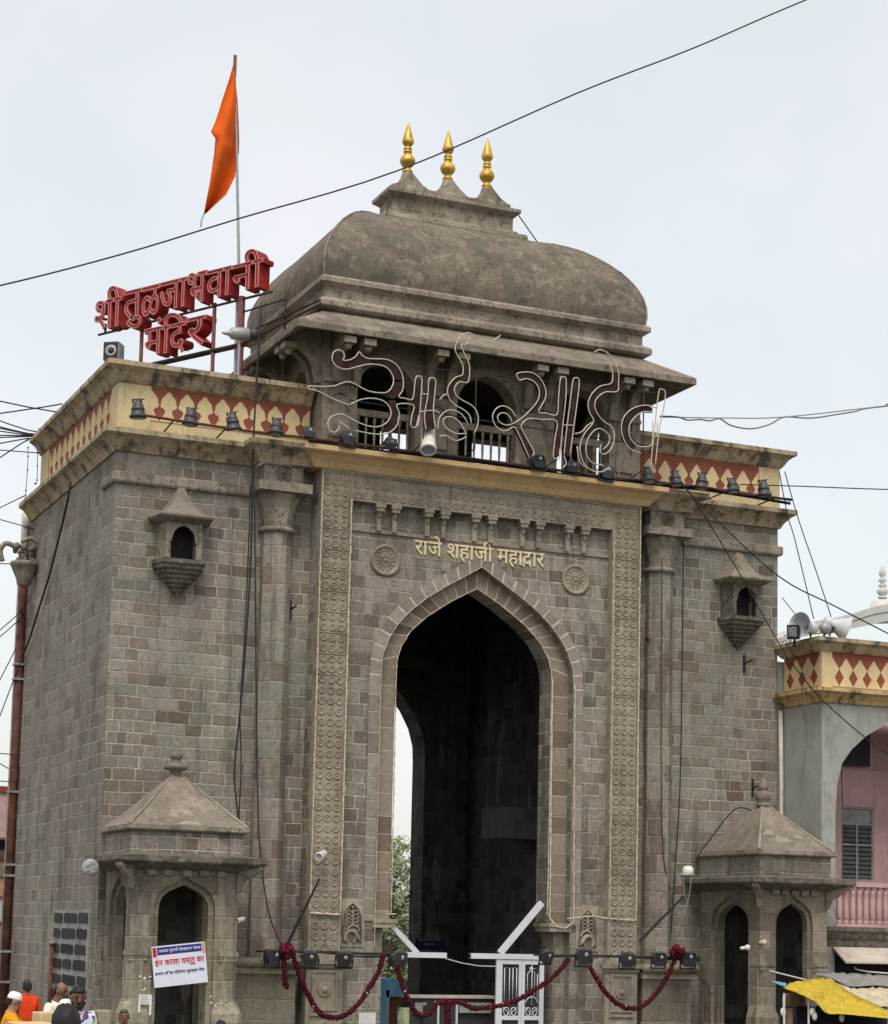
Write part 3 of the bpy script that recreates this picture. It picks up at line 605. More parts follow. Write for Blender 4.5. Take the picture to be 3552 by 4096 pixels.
# ------------------------------------------------------------------ pavilion on the roof
PX0, PX1, PY0, PY1 = 4.15, 11.65, -.5, 4.45
ops = [(5.58, .66), (7.9, .70), (10.22, .66)]
mb = MB()
arch_wall(mb, PX0, PX1, 12.44, 15.4, [arch_pts(c, 0, 12.44, round_arch(h, 13.75, 14.45)) for c, h in ops], MY, PY0, PY0+.45)
arch_wall(mb, PX0, PX1, 12.44, 15.4, [[(c-h, 12.44), (c-h, 14.3), (c+h, 14.3), (c+h, 12.44)] for c, h in ops], MY, PY1-.45, PY1)
for x0, x1 in ((PX0, PX0+.45), (PX1-.45, PX1)):
    arch_wall(mb, PY0+.45, PY1-.45, 12.44, 15.4, [arch_pts(c, 0, 12.44, round_arch(.62, 13.75, 14.4)) for c in (.95, 3.0)], MX, x0, x1)
mb.box(PX0+.45, PX1-.45, PY0+.45, PY1-.45, 15.1, 15.39)
PAV = mb.build('pavilion', 'pavilion_stone', G)
mb = MB(); e = .455; mb.box(PX0+e, PX1-e, PY0+e, PY1-e, 14.95, 15.09); mb.build('pavilion_shade_ceiling', 'shaded_stone', PAV)  # added dark ceiling, the pavilion's inner shade put into its colour
mb = MB(); arch_wall(mb, PX0+e, PX1-e, 12.44, 14.94, [[(c-h, 12.44), (c-h, 14.3), (c+h, 14.3), (c+h, 12.44)] for c, h in ops], MY, PY1-.50, PY1-e); mb.build('pavilion_shade_lining', 'shaded_stone', PAV)  # added dark linings on all four sides paint the pavilion's inner shade
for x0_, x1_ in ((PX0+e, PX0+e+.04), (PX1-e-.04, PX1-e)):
    mb = MB(); arch_wall(mb, PY0+e, PY1-.51, 12.44, 14.94, [arch_pts(c, 0, 12.44, round_arch(.62, 13.75, 14.4)) for c in (.95, 3.0)], MX, x0_, x1_); mb.build('pavilion_shade_lining', 'shaded_stone', PAV)
mb = MB(); arch_wall(mb, PX0+e+.05, PX1-e-.05, 12.44, 14.94, [arch_pts(c, 0, 12.44, round_arch(h, 13.75, 14.45)) for c, h in ops], MY, PY0+e, PY0+e+.04); mb.build('pavilion_shade_lining', 'shaded_stone', PAV)
mb = MB()
for c, h in ops:   # arch mouldings and pier panels
    a = arch_pts(c, 0, 12.44, round_arch(h+.17, 13.75, 14.62)); b = arch_pts(c, 0, 12.44, round_arch(h+.10, 13.75, 14.54))
    for i in range(1, len(a)-2):
        q = [a[i], a[i+1], b[i+1], b[i]]; mb.prism(q, MY, PY0-.03, PY0-.001)
for x in (4.34, 4.70, 6.45, 7.0, 8.8, 9.35, 11.1, 11.45):
    mb.box(x-.02, x+.02, PY0-.035, PY0-.001, 12.5, 13.9)
for c in (4.52, 6.72, 9.08, 11.28):
    mb.box(c-.36, c+.36, PY0-.07, PY0-.001, 13.86, 13.94); mb.box(c-.36, c+.36, PY0-.06, PY0-.001, 12.44, 12.62); mb.box(c-.24, c+.24, PY0-.04, PY0-.036, 12.72, 13.12)
    a = [(c+.22*math.cos(t), 13.45+.22*math.sin(t)) for t in [math.pi*i/8 for i in range(9)]]
    for p, q in zip(a, a[1:]): mb.obox(((p[0]+q[0])/2, PY0-.02, (p[1]+q[1])/2), ((q[0]-p[0])/2, 0, (q[1]-p[1])/2), (0, .02, 0), (0, 0, .018))
mb.build('pier_moulding', 'pavilion_stone', PAV)
def railing(m, a0, a1, d):
    n = max(3, round((a1-a0)/.2)); out = []
    b = MB(); b.prism([(a0, 13.28), (a1, 13.28), (a1, 13.42), (a0, 13.42)], m, d-.05, d+.05); b.build('balustrade_rail', 'pavilion_stone', PAV); b = MB(); b.prism([(a0, 12.47), (a1, 12.47), (a1, 12.55), (a0, 12.55)], m, d-.05, d+.05)
    b.build('balustrade_rail', 'pavilion_stone', PAV)
    for i in range(n):
        a = a0+(a1-a0)*(i+.5)/n; b = MB(); b.smooth = True; q = m(a, 0, d)
        b.lathe((q[0], q[1], 12.55), [(.035, 0), (.035, .1), (.022, .14), (.03, .35), (.022, .58), (.035, .62), (.035, .73)], 8); b.build('baluster', 'pavilion_stone', PAV)
for c, h in ops: railing(MY, c-h, c+h, PY0+.2); railing(MY, c-h, c+h, PY1-.2)
for c in (.95, 3.0): railing(MX, c-.62, c+.62, PX0+.2)
# brackets below the eaves
bprof = [(0, -1.15), (-.10, -1.15), (-.13, -1.0), (-.17, -.82), (-.26, -.63), (-.42, -.49), (-.60, -.42), (-.72, -.40), (-.72, -.27), (0, .14)]
def eave_bracket(px, axis, base):
    b = MB()
    if axis == 'y': b.prism(bprof, lambda a, c, d: (px+d, base+a, 15.0+c*1.0), -.085, .085); b.box(px-.13, px+.13, base-.84, base-.56, 14.50, 14.63); b.smooth = True; b.ball((px, base-.70, 14.46), .085, 8, 6)
    else: b.prism(bprof, lambda a, c, d: (base+a, px+d, 15.0+c*1.0), -.085, .085); b.box(base-.84, base-.56, px-.13, px+.13, 14.50, 14.63); b.smooth = True; b.ball((base-.70, px, 14.46), .085, 8, 6)
    return b.build('eave_bracket', 'pavilion_stone', PAV)
for x in (4.42, 4.86, 6.5, 6.98, 8.82, 9.3, 10.92, 11.38): eave_bracket(x, 'y', PY0)
for y in (-.3, .1, 1.8, 2.2, 3.8, 4.2): eave_bracket(y, 'x', PX0)
mb = MB(); loop = [(PX0, PY1), (PX0, PY0), (PX1, PY0), (PX1, PY1)]
run_profile(mb, loop, [(-.1, 15.36), (.02, 15.36), (.86, 14.84), (.90, 14.80), (.90, 14.67), (.84, 14.66), (.0, 15.16), (-.1, 15.16)], True); mb.build('eave', 'eave_stone', G)
mb = MB(); mb.box(PX0-.02, PX1+.02, PY0-.02, PY1+.02, 15.39, 16.02)
loop = [(PX0-.02, PY1+.02), (PX0-.02, PY0-.02), (PX1+.02, PY0-.02), (PX1+.02, PY1+.02)]
run_profile(mb, loop, [(.001, 15.37), (.10, 15.40), (.16, 15.44), (.16, 15.55), (.12, 15.60), (.001, 15.66)], True)
run_profile(mb, loop, [(.001, 15.86), (.08, 15.92), (.14, 15.96), (.14, 16.05), (.10, 16.10), (-.3, 16.12), (-.3, 15.86)], True); mb.build('entablature', 'plain_stone', G)
prof = [(0, 16.1), (-.03, 16.3), (-.02, 16.52), (.03, 16.74), (.12, 16.95), (.24, 17.16), (.40, 17.38), (.60, 17.60), (.82, 17.80), (1.04, 17.97), (1.3, 18.12), (1.55, 18.23), (1.8, 18.31), (2.02, 18.37), (2.2, 18.41)]
prof_d = prof
dx0, dx1, dy0, dy1 = PX0-.06, PX1+.06, PY0-.06, PY1+.06
mb = MB(); mb.smooth = True; rnd = random.Random(3)
def dome_side(f, n):
    rs = []
    for e, z in prof: rs.append([f(e, z, i/n) for i in range(n+1)])
    mb.rings(rs, close=False, cap=False)
L_ = lambda a, b, t: a+(b-a)*t
wv = lambda a, b: .012*math.sin(a*2.3+b*1.7)+.008*math.sin(a*5.1-b*3.3)
dome_side(lambda e, z, t: (L_(dx0+e, dx1-e, t), dy0+e, z), 14); dome_side(lambda e, z, t: (dx1-e, L_(dy0+e, dy1-e, t), z), 10)
dome_side(lambda e, z, t: (L_(dx1-e, dx0+e, t), dy1-e, z), 14); dome_side(lambda e, z, t: (dx0+e, L_(dy1-e, dy0+e, t), z), 10)
mb.smooth = False; mb.box(dx0+2.0, dx1-2.0, dy0+2.0, dy1-2.0, 18.25, 18.385)
mb.build('dome_roof', 'dome_plaster', G)
mb = MB(); pyr(mb, [(6.16, 9.68, 1.38, 2.58, 18.33), (6.14, 9.70, 1.36, 2.60, 18.40), (6.16, 9.68, 1.38, 2.58, 18.50)]); pyr(mb, [(6.30, 9.54, 1.5, 2.46, 18.501), (6.34, 9.5, 1.54, 2.42, 18.60)])
mb.box(6.42, 9.42, 1.6, 2.36, 18.60, 18.98); run_profile(mb, [(6.42, 2.36), (6.42, 1.6), (9.42, 1.6), (9.42, 2.36)], [(0, 18.92), (.06, 18.97), (.14, 19.03), (.14, 19.11), (-.2, 19.14), (-.2, 18.92)], True)
mb.box(6.62, 6.62+.5, 1.592, 1.6, 18.68, 18.86)
FX = [6.92, 7.92, 8.91]
top = []
for i in range(61):
    x = 6.45+(9.40-6.45)*i/60; h = .13+max(.36*max(0, 1-abs(x-f)/.46)**1.5 for f in FX); top.append((x, 19.14+h+.015*rnd.random()))
poly = [(6.45, 19.10)]+[(9.40, 19.10)]+top[::-1]
mb.prism(poly, MY, 1.70, 2.26)
for f in FX: mb.lathe((f, 1.98, 19.1), [(.36, 0), (.33, .16), (.25, .30), (.16, .46), (.13, .56)], 10)
mb.build('dome_crest', 'plain_stone', G)
fin = [(.10, 0), (.115, .03), (.10, .06), (.115, .075), (.12, .1), (.10, .13), (.075, .16), (.08, .19), (.13, .23), (.172, .30), (.18, .345), (.165, .40), (.12, .46), (.08, .50), (.075, .52), (.10, .54), (.10, .57), (.07, .59), (.095, .61), (.095, .64), (.065, .66), (.07, .69), (.11, .73), (.138, .79), (.13, .84), (.105, .93), (.07, 1.05), (.03, 1.18), (.004, 1.26)]
for i, f in enumerate(FX):
    mb = MB(); mb.smooth = True; mb.lathe((f, 1.98, 19.64), fin, 18); mb.build('finial', 'gold', G)
mb = MB(); rnd = random.Random(21)
for fx_, zz in ((7.2, 19.16), (8.35, 19.16), (9.15, 19.16), (6.5, 19.12), (9.3, 19.1)):
    for i in range(26):
        q = Vector((fx_+rnd.gauss(0, .07), 1.62+rnd.gauss(0, .05), zz+.0)); d = Vector((rnd.gauss(0, .6), rnd.gauss(0, .6), .5+rnd.random())).normalized()*rnd.uniform(.04, .13); s_ = d.orthogonal().normalized()*.014; mb.add([q-s_, q+s_, q+d], [(0, 1, 2)])
mb.build('weed_tuft', 'leaf', G)
for xa_, xb_ in ((9.5, 9.95), (6.35, 6.1)):
    mb = MB(); mb.tube([(xa_, 1.5, 19.0), (xb_, 1.2, 18.2)], .014, 4); mb.build('crest_wire', 'black_metal', G)
for f1 in ((lambda e: (dx0+e, dy0+e)), (lambda e: (dx1-e, dy0+e)), (lambda e: (dx0+e, dy1-e))): mb = MB(); mb.tube([(*f1(e), z+.004) for e, z in prof_d], .022, 5); mb.build('dome_hip_line', 'plain_stone', G)
# ------------------------------------------------------------------ oriel niches on the wings
def niche(cx, zoff):
    y = 0.; z = lambda q: q+zoff
    def hexr(wb, wf, d, zz): return [(cx-wb, y, z(zz)), (cx-wf, y-d, z(zz)), (cx+wf, y-d, z(zz)), (cx+wb, y, z(zz))]
    mb = MB(); st = [(.02, .01, .03, 9.12), (.06, .04, .06, 9.2)]
    for k in range(6):
        t = k/5; w0 = .10+.36*t; st += [(w0, w0*.78, .08+.34*t, 9.22+.085*k), (w0+.055, (w0+.055)*.78, .11+.34*t, 9.25+.085*k), (w0+.055, (w0+.055)*.78, .11+.34*t, 9.285+.085*k)]
    st += [(.52, .41, .48, 9.745), (.54, .43, .5, 9.76), (.54, .43, .5, 9.84), (.45, .36, .4, 9.86)]
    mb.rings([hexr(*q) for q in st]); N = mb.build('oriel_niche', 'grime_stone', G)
    mb = MB(); ar = [(.265, 9.86), (.265, 10.14), (.285, 10.18), (.25, 10.20), (.235, 10.30), (.195, 10.41), (.11, 10.49), (0, 10.54)]
    ap = [(cx-ar[0][0], z(9.86))]+[(cx-a, z(b)) for a, b in ar[1:]]+[(cx+a, z(b)) for a, b in ar[::-1][1:]]
    arch_wall(mb, cx-.36, cx+.36, z(9.86), z(10.58), [ap], MY, -.40, -.34)
    for s in (-1, 1):
        mb.prism([(cx+s*.36, -.40), (cx+s*.45, 0), (cx+s*.40, 0), (cx+s*.31, -.36)], lambda a, b, d: (a, b, d), z(9.861), z(10.58)); mb.box(cx+s*.335-.03, cx+s*.335+.03, -.42, -.401, z(9.87), z(10.58))
    mb.build('niche_body', 'plain_stone' if zoff == 0 else 'grime_stone', N)
    mb = MB(); rr = [(.47, .38, .42, 10.58), (.56, .46, .52, 10.62), (.64, .53, .62, 10.66), (.66, .55, .64, 10.70), (.64, .53, .62, 10.74), (.50, .42, .48, 10.78), (.36, .29, .34, 10.90), (.25, .20, .24, 11.04), (.16, .12, .16, 11.20), (.10, .08, .10, 11.34), (.03, .02, .03, 11.40)]
    mb.rings([hexr(*q) for q in rr]); mb.build('niche_roof', 'roof_cement' if zoff == 0 else 'plain_stone', N)
    mb = MB(); mb.box(cx-.30, cx+.30, -.012, -.002, z(9.87), z(10.57)); mb.build('niche_shade_plate', 'shaded_stone', N)  # dark plate over the wall, painted shade of the deep recess
niche(1.33, 0.0); niche(14.5, -.05)
# blocked opening low on the left side
mb = MB(); a, b = Qx(220, 3640, -.02), Qx(362, 3640, -.02); y1, y0 = a.y, b.y
mb.box(-.03, -.013, y0, y1, -.2, a.z); SP = mb.build('blocked_opening', 'grey_cement', G)
mb = MB(); z = a.z-.06
while z > -.1:
    y = y0+.08+random.uniform(0, .15)
    while y < y1-.15:
        wd = min(random.uniform(.75, 1.3), y1-.05-y); h = .21
        p = [(y+.03, z-h), (y+wd-.05, z-h+random.uniform(0, .02)), (y+wd, z-h+.06), (y+wd-.02, z-.03), (y+wd-.08, z), (y+.06, z-random.uniform(0, .02)), (y, z-.07)]
        mb.prism(p, MX, -.045, -.031); y += wd+random.uniform(.08, .14)
    z -= .315
mb.build('dark_rubble_stone', 'dark_stone', SP)
# inscription over the arch
INS = MB(); INS.box(6.3, 9.4, -.376, -.3705, 10.36, 10.84); INS = INS.build('inscription_band', 'carved_stone', G)
text_obj('inscription_letters', 'राजे शहाजी महादार', 'letter_gold', INS, (6.34, -.377, 10.38), (1, 0, 0), (0, 0, 1), width=3.04, height=.49, depth=.035, thick=.006)
text_obj('inscription_letters', 'व', 'letter_gold', INS, (8.76, -.377, 10.41), (1, 0, 0), (0, 0, 1), width=.17, height=.15, depth=.033, thick=.004)
# ------------------------------------------------------------------ stone kiosks at the foot of the wings
def kiosk(x0, x1, y0, y1, label, fin_, roofmat, ex):
    K = thing('stone_kiosk', label, 'kiosk', ((x0+x1)/2, (y0+y1)/2, 0)); cx = (x0+x1)/2; cy = (y0+y1)/2; hw = (x1-x0)*.235
    ar = [(hw, 2.85), (hw*.97, 2.98), (hw*.86, 3.10), (hw*.62, 3.20), (hw*.3, 3.27), (0, 3.34)]
    big = [(hw*1.22, 2.85), (hw*1.18, 3.02), (hw*1.05, 3.17), (hw*.75, 3.29), (hw*.36, 3.38), (0, 3.48)]
    mb = MB()
    hwy = min((y1-y0)*.26, .62); ary = [(a/hw*hwy, b) for a, b in ar]; bigy = [(a/hw*hwy, b) for a, b in big]
    arch_wall(mb, x0, x1, -.3, 3.72, [arch_pts(cx, 0, -.3, ar)], MY, y0+.08, y0+.26)
    arch_wall(mb, x0+.0, x1-.0, -.3, 3.72, [arch_pts(cx, 0, -.3, big)], MY, y0, y0+.08)
    for s, xx in ((1, x0), (-1, x1)):
        arch_wall(mb, y0+.26, y1, -.3, 3.72, [arch_pts(cy, 0, -.3, ary)], MX, xx+s*.08, xx+s*.26); arch_wall(mb, y0+.26, y1, -.3, 3.72, [arch_pts(cy, 0, -.3, bigy)], MX, xx, xx+s*.08)
    mb.box(x0+.26, x1-.26, y0+.26, y1, 3.4, 3.6)
    mb.build('kiosk_wall', 'masonry_base', K)
    c_ = .33
    for px, py in ((x0, y0), (x1, y0)):
        mb = MB()
        s = 1 if px == x0 else -1; xa, xb = min(px, px+s*c_)-.03, max(px, px+s*c_)+.03
        mb.box(xa, xb, py-.05, py+c_, 2.00, 2.09); mb.box(xa+.015, xb-.015, py-.035, py+c_, 1.90, 2.0)
        ch = .09
        def oc(e, z): a, b, c, d = xa-e, xb+e, py-.03-e, py+c_; return [(a+ch, c, z), (b-ch, c, z), (b, c+ch, z), (b, d, z), (a, d, z), (a, c+ch, z)]
        mb.rings([oc(.10, -.3), oc(.10, .93), oc(.07, 1.02), oc(.03, 1.12), oc(.0, 1.2), oc(.0, 1.9)]); 
        for zz in (.42, .52): mb.rings([oc(.12, zz), oc(.12, zz+.04)])
        mb.build('corner_pier', 'masonry_base', K)
    for py in ():
        for px in (x0, x1):
            s = 1 if px == x0 else -1; mb.box(min(px-s*.04, px+s*.3), max(px-s*.04, px+s*.3), py-.25, py+.11, 1.95, 2.06)

    e = .44; mb = MB(); 
    rr = random.Random(5)
    pyr(mb, [(x0-.08, x1+.08, y0-.08, y1, 3.60), (x0-e, x1+e, y0-e, y1+.0, 3.735), (x0-e-.01, x1+e+.01, y0-e-.01, y1, 3.76), (x0-e, x1+e, y0-e, y1, 3.85), (x0-.1, x1+.1, y0-.1, y1, 3.90)])
    mb.build('kiosk_eave', 'grime_stone', K)
    for sx, px in ((-1, x0), (1, x1)):
        mb = MB(); d = Vector((sx, -1, 0)).normalized(); n = Vector((d.y, -d.x, 0)); p = Vector((px, y0, 0))
        pr = [(0, 3.2), (.05, 3.25), (.12, 3.42), (.3, 3.52), (.52, 3.66), (.52, 3.73), (0, 3.70)]
        mb.prism(pr, lambda a, b, t: p+d*a+n*t+Vector((0, 0, b)), -.06, .06); mb.build('kiosk_bracket', 'plain_stone', K)
    mb = MB()
    for i in range(5):
        xx = x0+.35+(x1-x0-.7)*i/4; mb.box(xx-.09, xx+.09, y0-.07, y0-.001, 3.50, 3.63)
    mb.build('dentil_row', 'plain_stone', K)
    mb = MB(); mb.box(x0-.06, x1+.06, y0-.06, y1, 3.88, 4.33); mb.build('kiosk_drum', 'masonry', K)
    mb = MB(); pyr(mb, [(x0-.12, x1+.12, y0-.12, y1, 4.33), (x0-.15, x1+.15, y0-.15, y1, 4.36), (x0-.15, x1+.15, y0-.15, y1, 4.44)])
    mb.build('roof_rim', 'plain_stone', K)
    mb = MB(); ax = cx; ay = cy
    def rc(t, z): return (L_(x0-.11, ax-.08, t), L_(x1+.11, ax+.08, t), L_(y0-.11, ay-.08, t), L_(y1, ay+.08, t), z)
    pyr(mb, [rc(t, 4.441+1.03*(t**1.06)) for t in [0, .25, .5, .75, 1.]]); mb.build('kiosk_roof', roofmat, K)
    for sx, sy in ((0, 0), (1, 0)):
        pa, pb_ = rc(0, 4.445), rc(1, 5.47); q0 = Vector((pa[sx], pa[2], 4.445)); q1 = Vector((pb_[sx], pb_[2], 5.47)); mb = MB(); mb.tube([q0, q0.lerp(q1, .3)+Vector((0, 0, -.012)), q0.lerp(q1, .6)+Vector((0, 0, -.008)), q1], [.035, .028, .022, .016], 5); mb.build('hip_ridge', 'carved_stone', K)
    rp = random.Random(9+fin_)
    mb = MB()
    for i in range(4):   # pale repair patches trowelled on the front slope
        t = rp.uniform(.02, .35); c0 = rp.uniform(.02, .75); w_ = rp.uniform(.10, .25); hh = rp.uniform(.06, .14)
        def onroof(a, t_): r = rc(t_, 4.441+1.03*(t_**1.06)); return (r[0]+(r[1]-r[0])*a, r[2]-.004, r[4]+.006)
        q = [onroof(c0, t), onroof(c0+w_, t), onroof(c0+w_*.9, t+hh), onroof(c0+w_*.35, t+hh*1.2)]; mb.add(q+[(x_, y_+.01, z_-.02) for x_, y_, z_ in q], [(0, 1, 2, 3), (4, 5, 6, 7), (0, 1, 5, 4), (1, 2, 6, 5), (2, 3, 7, 6), (3, 0, 4, 7)])
    mb.build('roof_repair_patch', 'patch_cement', K)
    mb = MB(); mb.smooth = True
    if fin_ == 0: mb.lathe((ax, ay, 5.45), [(.10, 0), (.11, .05), (.09, .08), (.22, .13), (.24, .16), (.23, .22), (.10, .25), (.09, .32), (.12, .35), (.125, .44), (.06, .47)], 16); fm = 'roof_cement'
    else: mb.lathe((ax, ay, 5.44), [(.13, 0), (.16, .04), (.15, .08), (.11, .1), (.17, .16), (.19, .24), (.15, .33), (.09, .36), (.11, .38), (.12, .44), (.09, .52), (.05, .60), (.0, .64)], 16); fm = 'roof_cement'
    mb.build('kiosk_finial', fm, K)
    mb = MB(); mb.box(x0+.3, x1-.3, y1-.05, y1-.01, -.3, 3.4); mb.build('kiosk_back', 'masonry_shaded', K)
    if fin_: mb = MB(); mb.box(x1-.33, x1-.27, y0+.3, y1-.06, -.3, 3.4); mb.build('kiosk_shade_wall', 'masonry_shaded', K)  # added dark wall closing the far arch, painted as interior shade
    return K
KL = kiosk(.12, 2.20, -2.0, -.07, 'square stone kiosk with the banner hung on its front, beside the left wing', 0, 'roof_cement', 0)
KR = kiosk(13.55, 15.22, -2.5, -.07, 'square stone kiosk behind the yellow tarpaulin, beside the right wing', 1, 'roof_cement', 0)

# ------------------------------------------------------------------ red rooftop letter sign
A, B = Vector((.68, 5.36, 0)), Vector((3.25, .80, 0)); dr = (B-A).normalized(); nr = Vector((dr.y, -dr.x, 0)); UZ = Vector((0, 0, 1))
S = thing('rooftop_letter_sign', 'red box letter sign in two lines on rusty posts above the left wing', 'sign', (A+B)/2+Vector((0, 0, 12.4)))
def at_(s, z, n=0): return A+dr*s+UZ*z+nr*n
def sign_letters(parts, z, mat='sign_red'):
    for s, x0, x1, z0, z1 in parts:
        text_obj('box_letter', s, mat, S, at_(x0, z0), dr, UZ, width=x1-x0, height=z1-z0, depth=-.30, thick=.020)
        text_obj('letter_face', s, 'sign_face', S, at_(x0+.005, z0, .004), dr, UZ, width=x1-x0-.01, height=z1-z0, depth=.012, thick=.012)
        text_obj('letter_neon', s, 'neon_pink', S, at_(x0, z0, .02), dr, UZ, width=x1-x0, height=z1-z0, depth=.02, outline=.011)
sign_letters([('शी', .02, .90, 16.00, 16.98), ('तु', .95, 1.55, 15.85, 16.77), ('ळ', 1.52, 2.12, 16.07, 16.77), ('जा', 2.08, 2.95, 16.10, 16.77), ('भ', 2.95, 3.52, 16.10, 16.82), ('वा', 3.52, 4.28, 16.12, 16.77), ('नी', 4.28, 5.18, 16.14, 17.02)], 0)
sign_letters([('मं', 1.66, 2.25, 15.14, 15.98), ('िद', 2.22, 2.95, 15.06, 16.02), ('र', 2.98, 3.55, 15.12, 15.80)], 0)
mb = MB(); bar = lambda s0, z0, s1, z1, r, n0=-.15, n1=-.15: mb.tube([at_(s0, z0, n0), at_(s1, z1, n1)], r, 6)
bar(-.02, 15.98, 5.3, 16.04, .03); bar(1.55, 15.02, 4.5, 15.04, .035); bar(1.55, 15.02, 4.5, 15.04, .03, -.3, -.3)
bar(.2, 16.2, .2, 16.0, .03); mb.build('sign_rail', 'old_iron', S)
for s, r in ((1.36, .045), (3.59, .045), (4.40, .075)):
    mb = MB(); mb.tube([at_(s, 12.42, -.18), at_(s, 16.1, -.18)], r, 8); mb.build('sign_post', 'post_rust', S)
mb = MB(); p0 = at_(2.0, 15.0, -.2); mb.tube([p0, at_(4.4, 15.05, -.2), Vector((3.9, -.95, 15.35))], .034, 6); mb.tube([at_(4.4, 15.25, -.2), Vector((3.9, -.85, 15.45))], .03, 6); mb.build('sign_brace', 'old_iron', S)
mb = MB(); mb.tube([at_(4.4, 15.75, -.18), Vector((3.55, .3, 15.75)), Vector((3.52, .25, 13.9))], .022, 5); mb.build('sign_conduit', 'cable', S)
# saffron flag on a pole
fx, fy = 2.86, 1.9
ptop = Qy(941, 222, fy); pb = Qy(955, 1040, fy)
FL = thing('flag', 'saffron pennant hanging from a tall thin pole above the red letter sign', 'flag', (pb.x, fy, 12.4))
mb = MB(); mb.tube([Vector((pb.x+.02, fy, 12.42)), pb, Qy(948, 640, fy), ptop+Vector((0, 0, -.3))], [.045, .035, .03, .022], 8); mb.build('flagpole', 'grey_metal', FL)
mb = MB(); mb.tube([ptop+Vector((0, 0, -.5)), ptop], .04, 6); mb.build('flagpole_tip', 'wood', FL)
kf = crop(700, 200, .363)
Ledge = [(645, 165), (600, 330), (520, 560), (440, 800), (395, 900), (445, 975), (430, 1150), (400, 1350), (360, 1600), (325, 1795)]
Redge = [(652, 165), (668, 340), (690, 560), (702, 800), (708, 1000), (705, 1130), (675, 1260), (660, 1390), (560, 1590), (335, 1800)]
rows = []
for i, ((a, b), (c, d)) in enumerate(zip(Ledge, Redge)):
    row = []
    for j in range(9):
        t = j/8; u, v = kf(L_(a, c, t), L_(b, d, t)); dy = .22*math.sin(t*5.5+i*.55)*min(1, i/3)*(1-.3*t)-.25*(1-t)*math.sin(i*.35)
        row.append(Qy(u, v, fy+dy))
    rows.append(row)
rows2 = []
for a, b in zip(rows, rows[1:]):
    for k in range(3): rows2.append([p.lerp(q, k/3) for p, q in zip(a, b)])
rows2.append(rows[-1]); mb = MB(); mb.smooth = True; mb.rings(rows2, close=False, cap=False)
FC = mb.build('flag_cloth', 'saffron_cloth', FL); sm_ = FC.modifiers.new('thickness', 'SOLIDIFY'); sm_.thickness = .012
mb = MB(); mb.tube([Qy(*kf(325, 1795), fy), Qy(*kf(295, 1860), fy), Qy(*kf(283, 1950), fy)], .02, 5); mb.build('flag_tassel', 'grey_metal', FL)

# ------------------------------------------------------------------ outline letters in front of the pavilion
NY = -1.50
NS = thing('outline_letter_sign', 'large unlit outline letters of pale tubing in front of the pavilion arches', 'sign', (7.9, NY, 12.45))
E1 = crop(1200, 1350, .4464); F1 = crop(1900, 1350, .4743); C2 = crop(1200, 1200, .9487)
def nl(cr, groups, rad=.0135, closed=False):
    mb = MB(); mb.smooth = True
    for gpts in groups: mb.tube(cr_([Qy(*cr(*p), NY) for p in gpts], 4), rad, 6)
    return mb
nl(E1, [[(80, 465), (85, 435), (200, 440), (300, 435), (360, 415), (420, 398), (480, 410), (600, 475), (700, 495), (780, 490), (825, 440), (838, 370), (800, 290), (730, 250), (620, 240), (520, 260), (420, 285), (340, 265), (290, 205), (300, 135), (345, 113), (385, 130), (398, 170), (388, 205), (450, 200), (500, 170), (530, 130), (560, 165), (620, 190), (760, 195), (840, 225), (900, 295), (925, 380), (920, 470), (885, 530), (940, 545), (1010, 550), (1030, 400), (1045, 352), (1070, 348), (1092, 370), (1085, 520), (1065, 750), (1040, 800), (1010, 805), (993, 780), (1003, 700), (1015, 605), (870, 600), (890, 680), (870, 780), (820, 840), (740, 865), (640, 862), (500, 835)],
    [(80, 465), (160, 480), (300, 550), (430, 600), (470, 590), (540, 558), (640, 545), (740, 565), (800, 620), (815, 690), (780, 760), (700, 800), (600, 790), (500, 750), (400, 695), (330, 690), (270, 720), (250, 770), (265, 830), (310, 850), (345, 820), (350, 790)], [(355, 755), (455, 825)]]).build('outline_letter', 'neon_glass', NS)
nl(E1, [[(1130, 830), (1115, 700), (1145, 520), (1155, 385), (1180, 360), (1215, 380), (1210, 480), (1195, 660), (1215, 820)], [(1085, 505), (1145, 510)], [(1040, 800), (1070, 690), (1090, 665), (1200, 655), (1250, 680)]]).build('outline_letter', 'neon_glass', NS)
tp = [((655+(0))/1, 200), (670, 160), (710, 138), (750, 160), (800, 175), (845, 150)]
toE = lambda p: (((1200+p[0]*.9487)-1200)/.4464, ((1200+p[1]*.9487)-1350)/.4464)
up2 = [toE(p) for p in tp[::-1]]
nl(E1, [up2+[(1400, 140), (1440, 210), (1460, 260), (1455, 335), (1400, 355), (1345, 410), (1320, 480), (1345, 560), (1400, 610), (1470, 650), (1520, 700), (1535, 770)], [(1525, 0), (1490, 60), (1445, 65), (1470, 140), (1505, 210), (1520, 280), (1505, 400), (1430, 398), (1385, 450), (1395, 510), (1450, 560), (1540, 610), (1590, 680), (1595, 770), (1560, 860)],
    [(1235, 820), (1245, 730), (1300, 665), (1370, 650), (1450, 690), (1505, 770)], [(1490, 860), (1400, 860), (1310, 810), (1280, 750), (1310, 715), (1370, 715), (1440, 770), (1480, 850)], [(1250, 885), (1310, 880), (1400, 925), (1490, 890)], [(1250, 560), (1290, 515), (1330, 510)]]).build('outline_letter', 'neon_glass', NS)
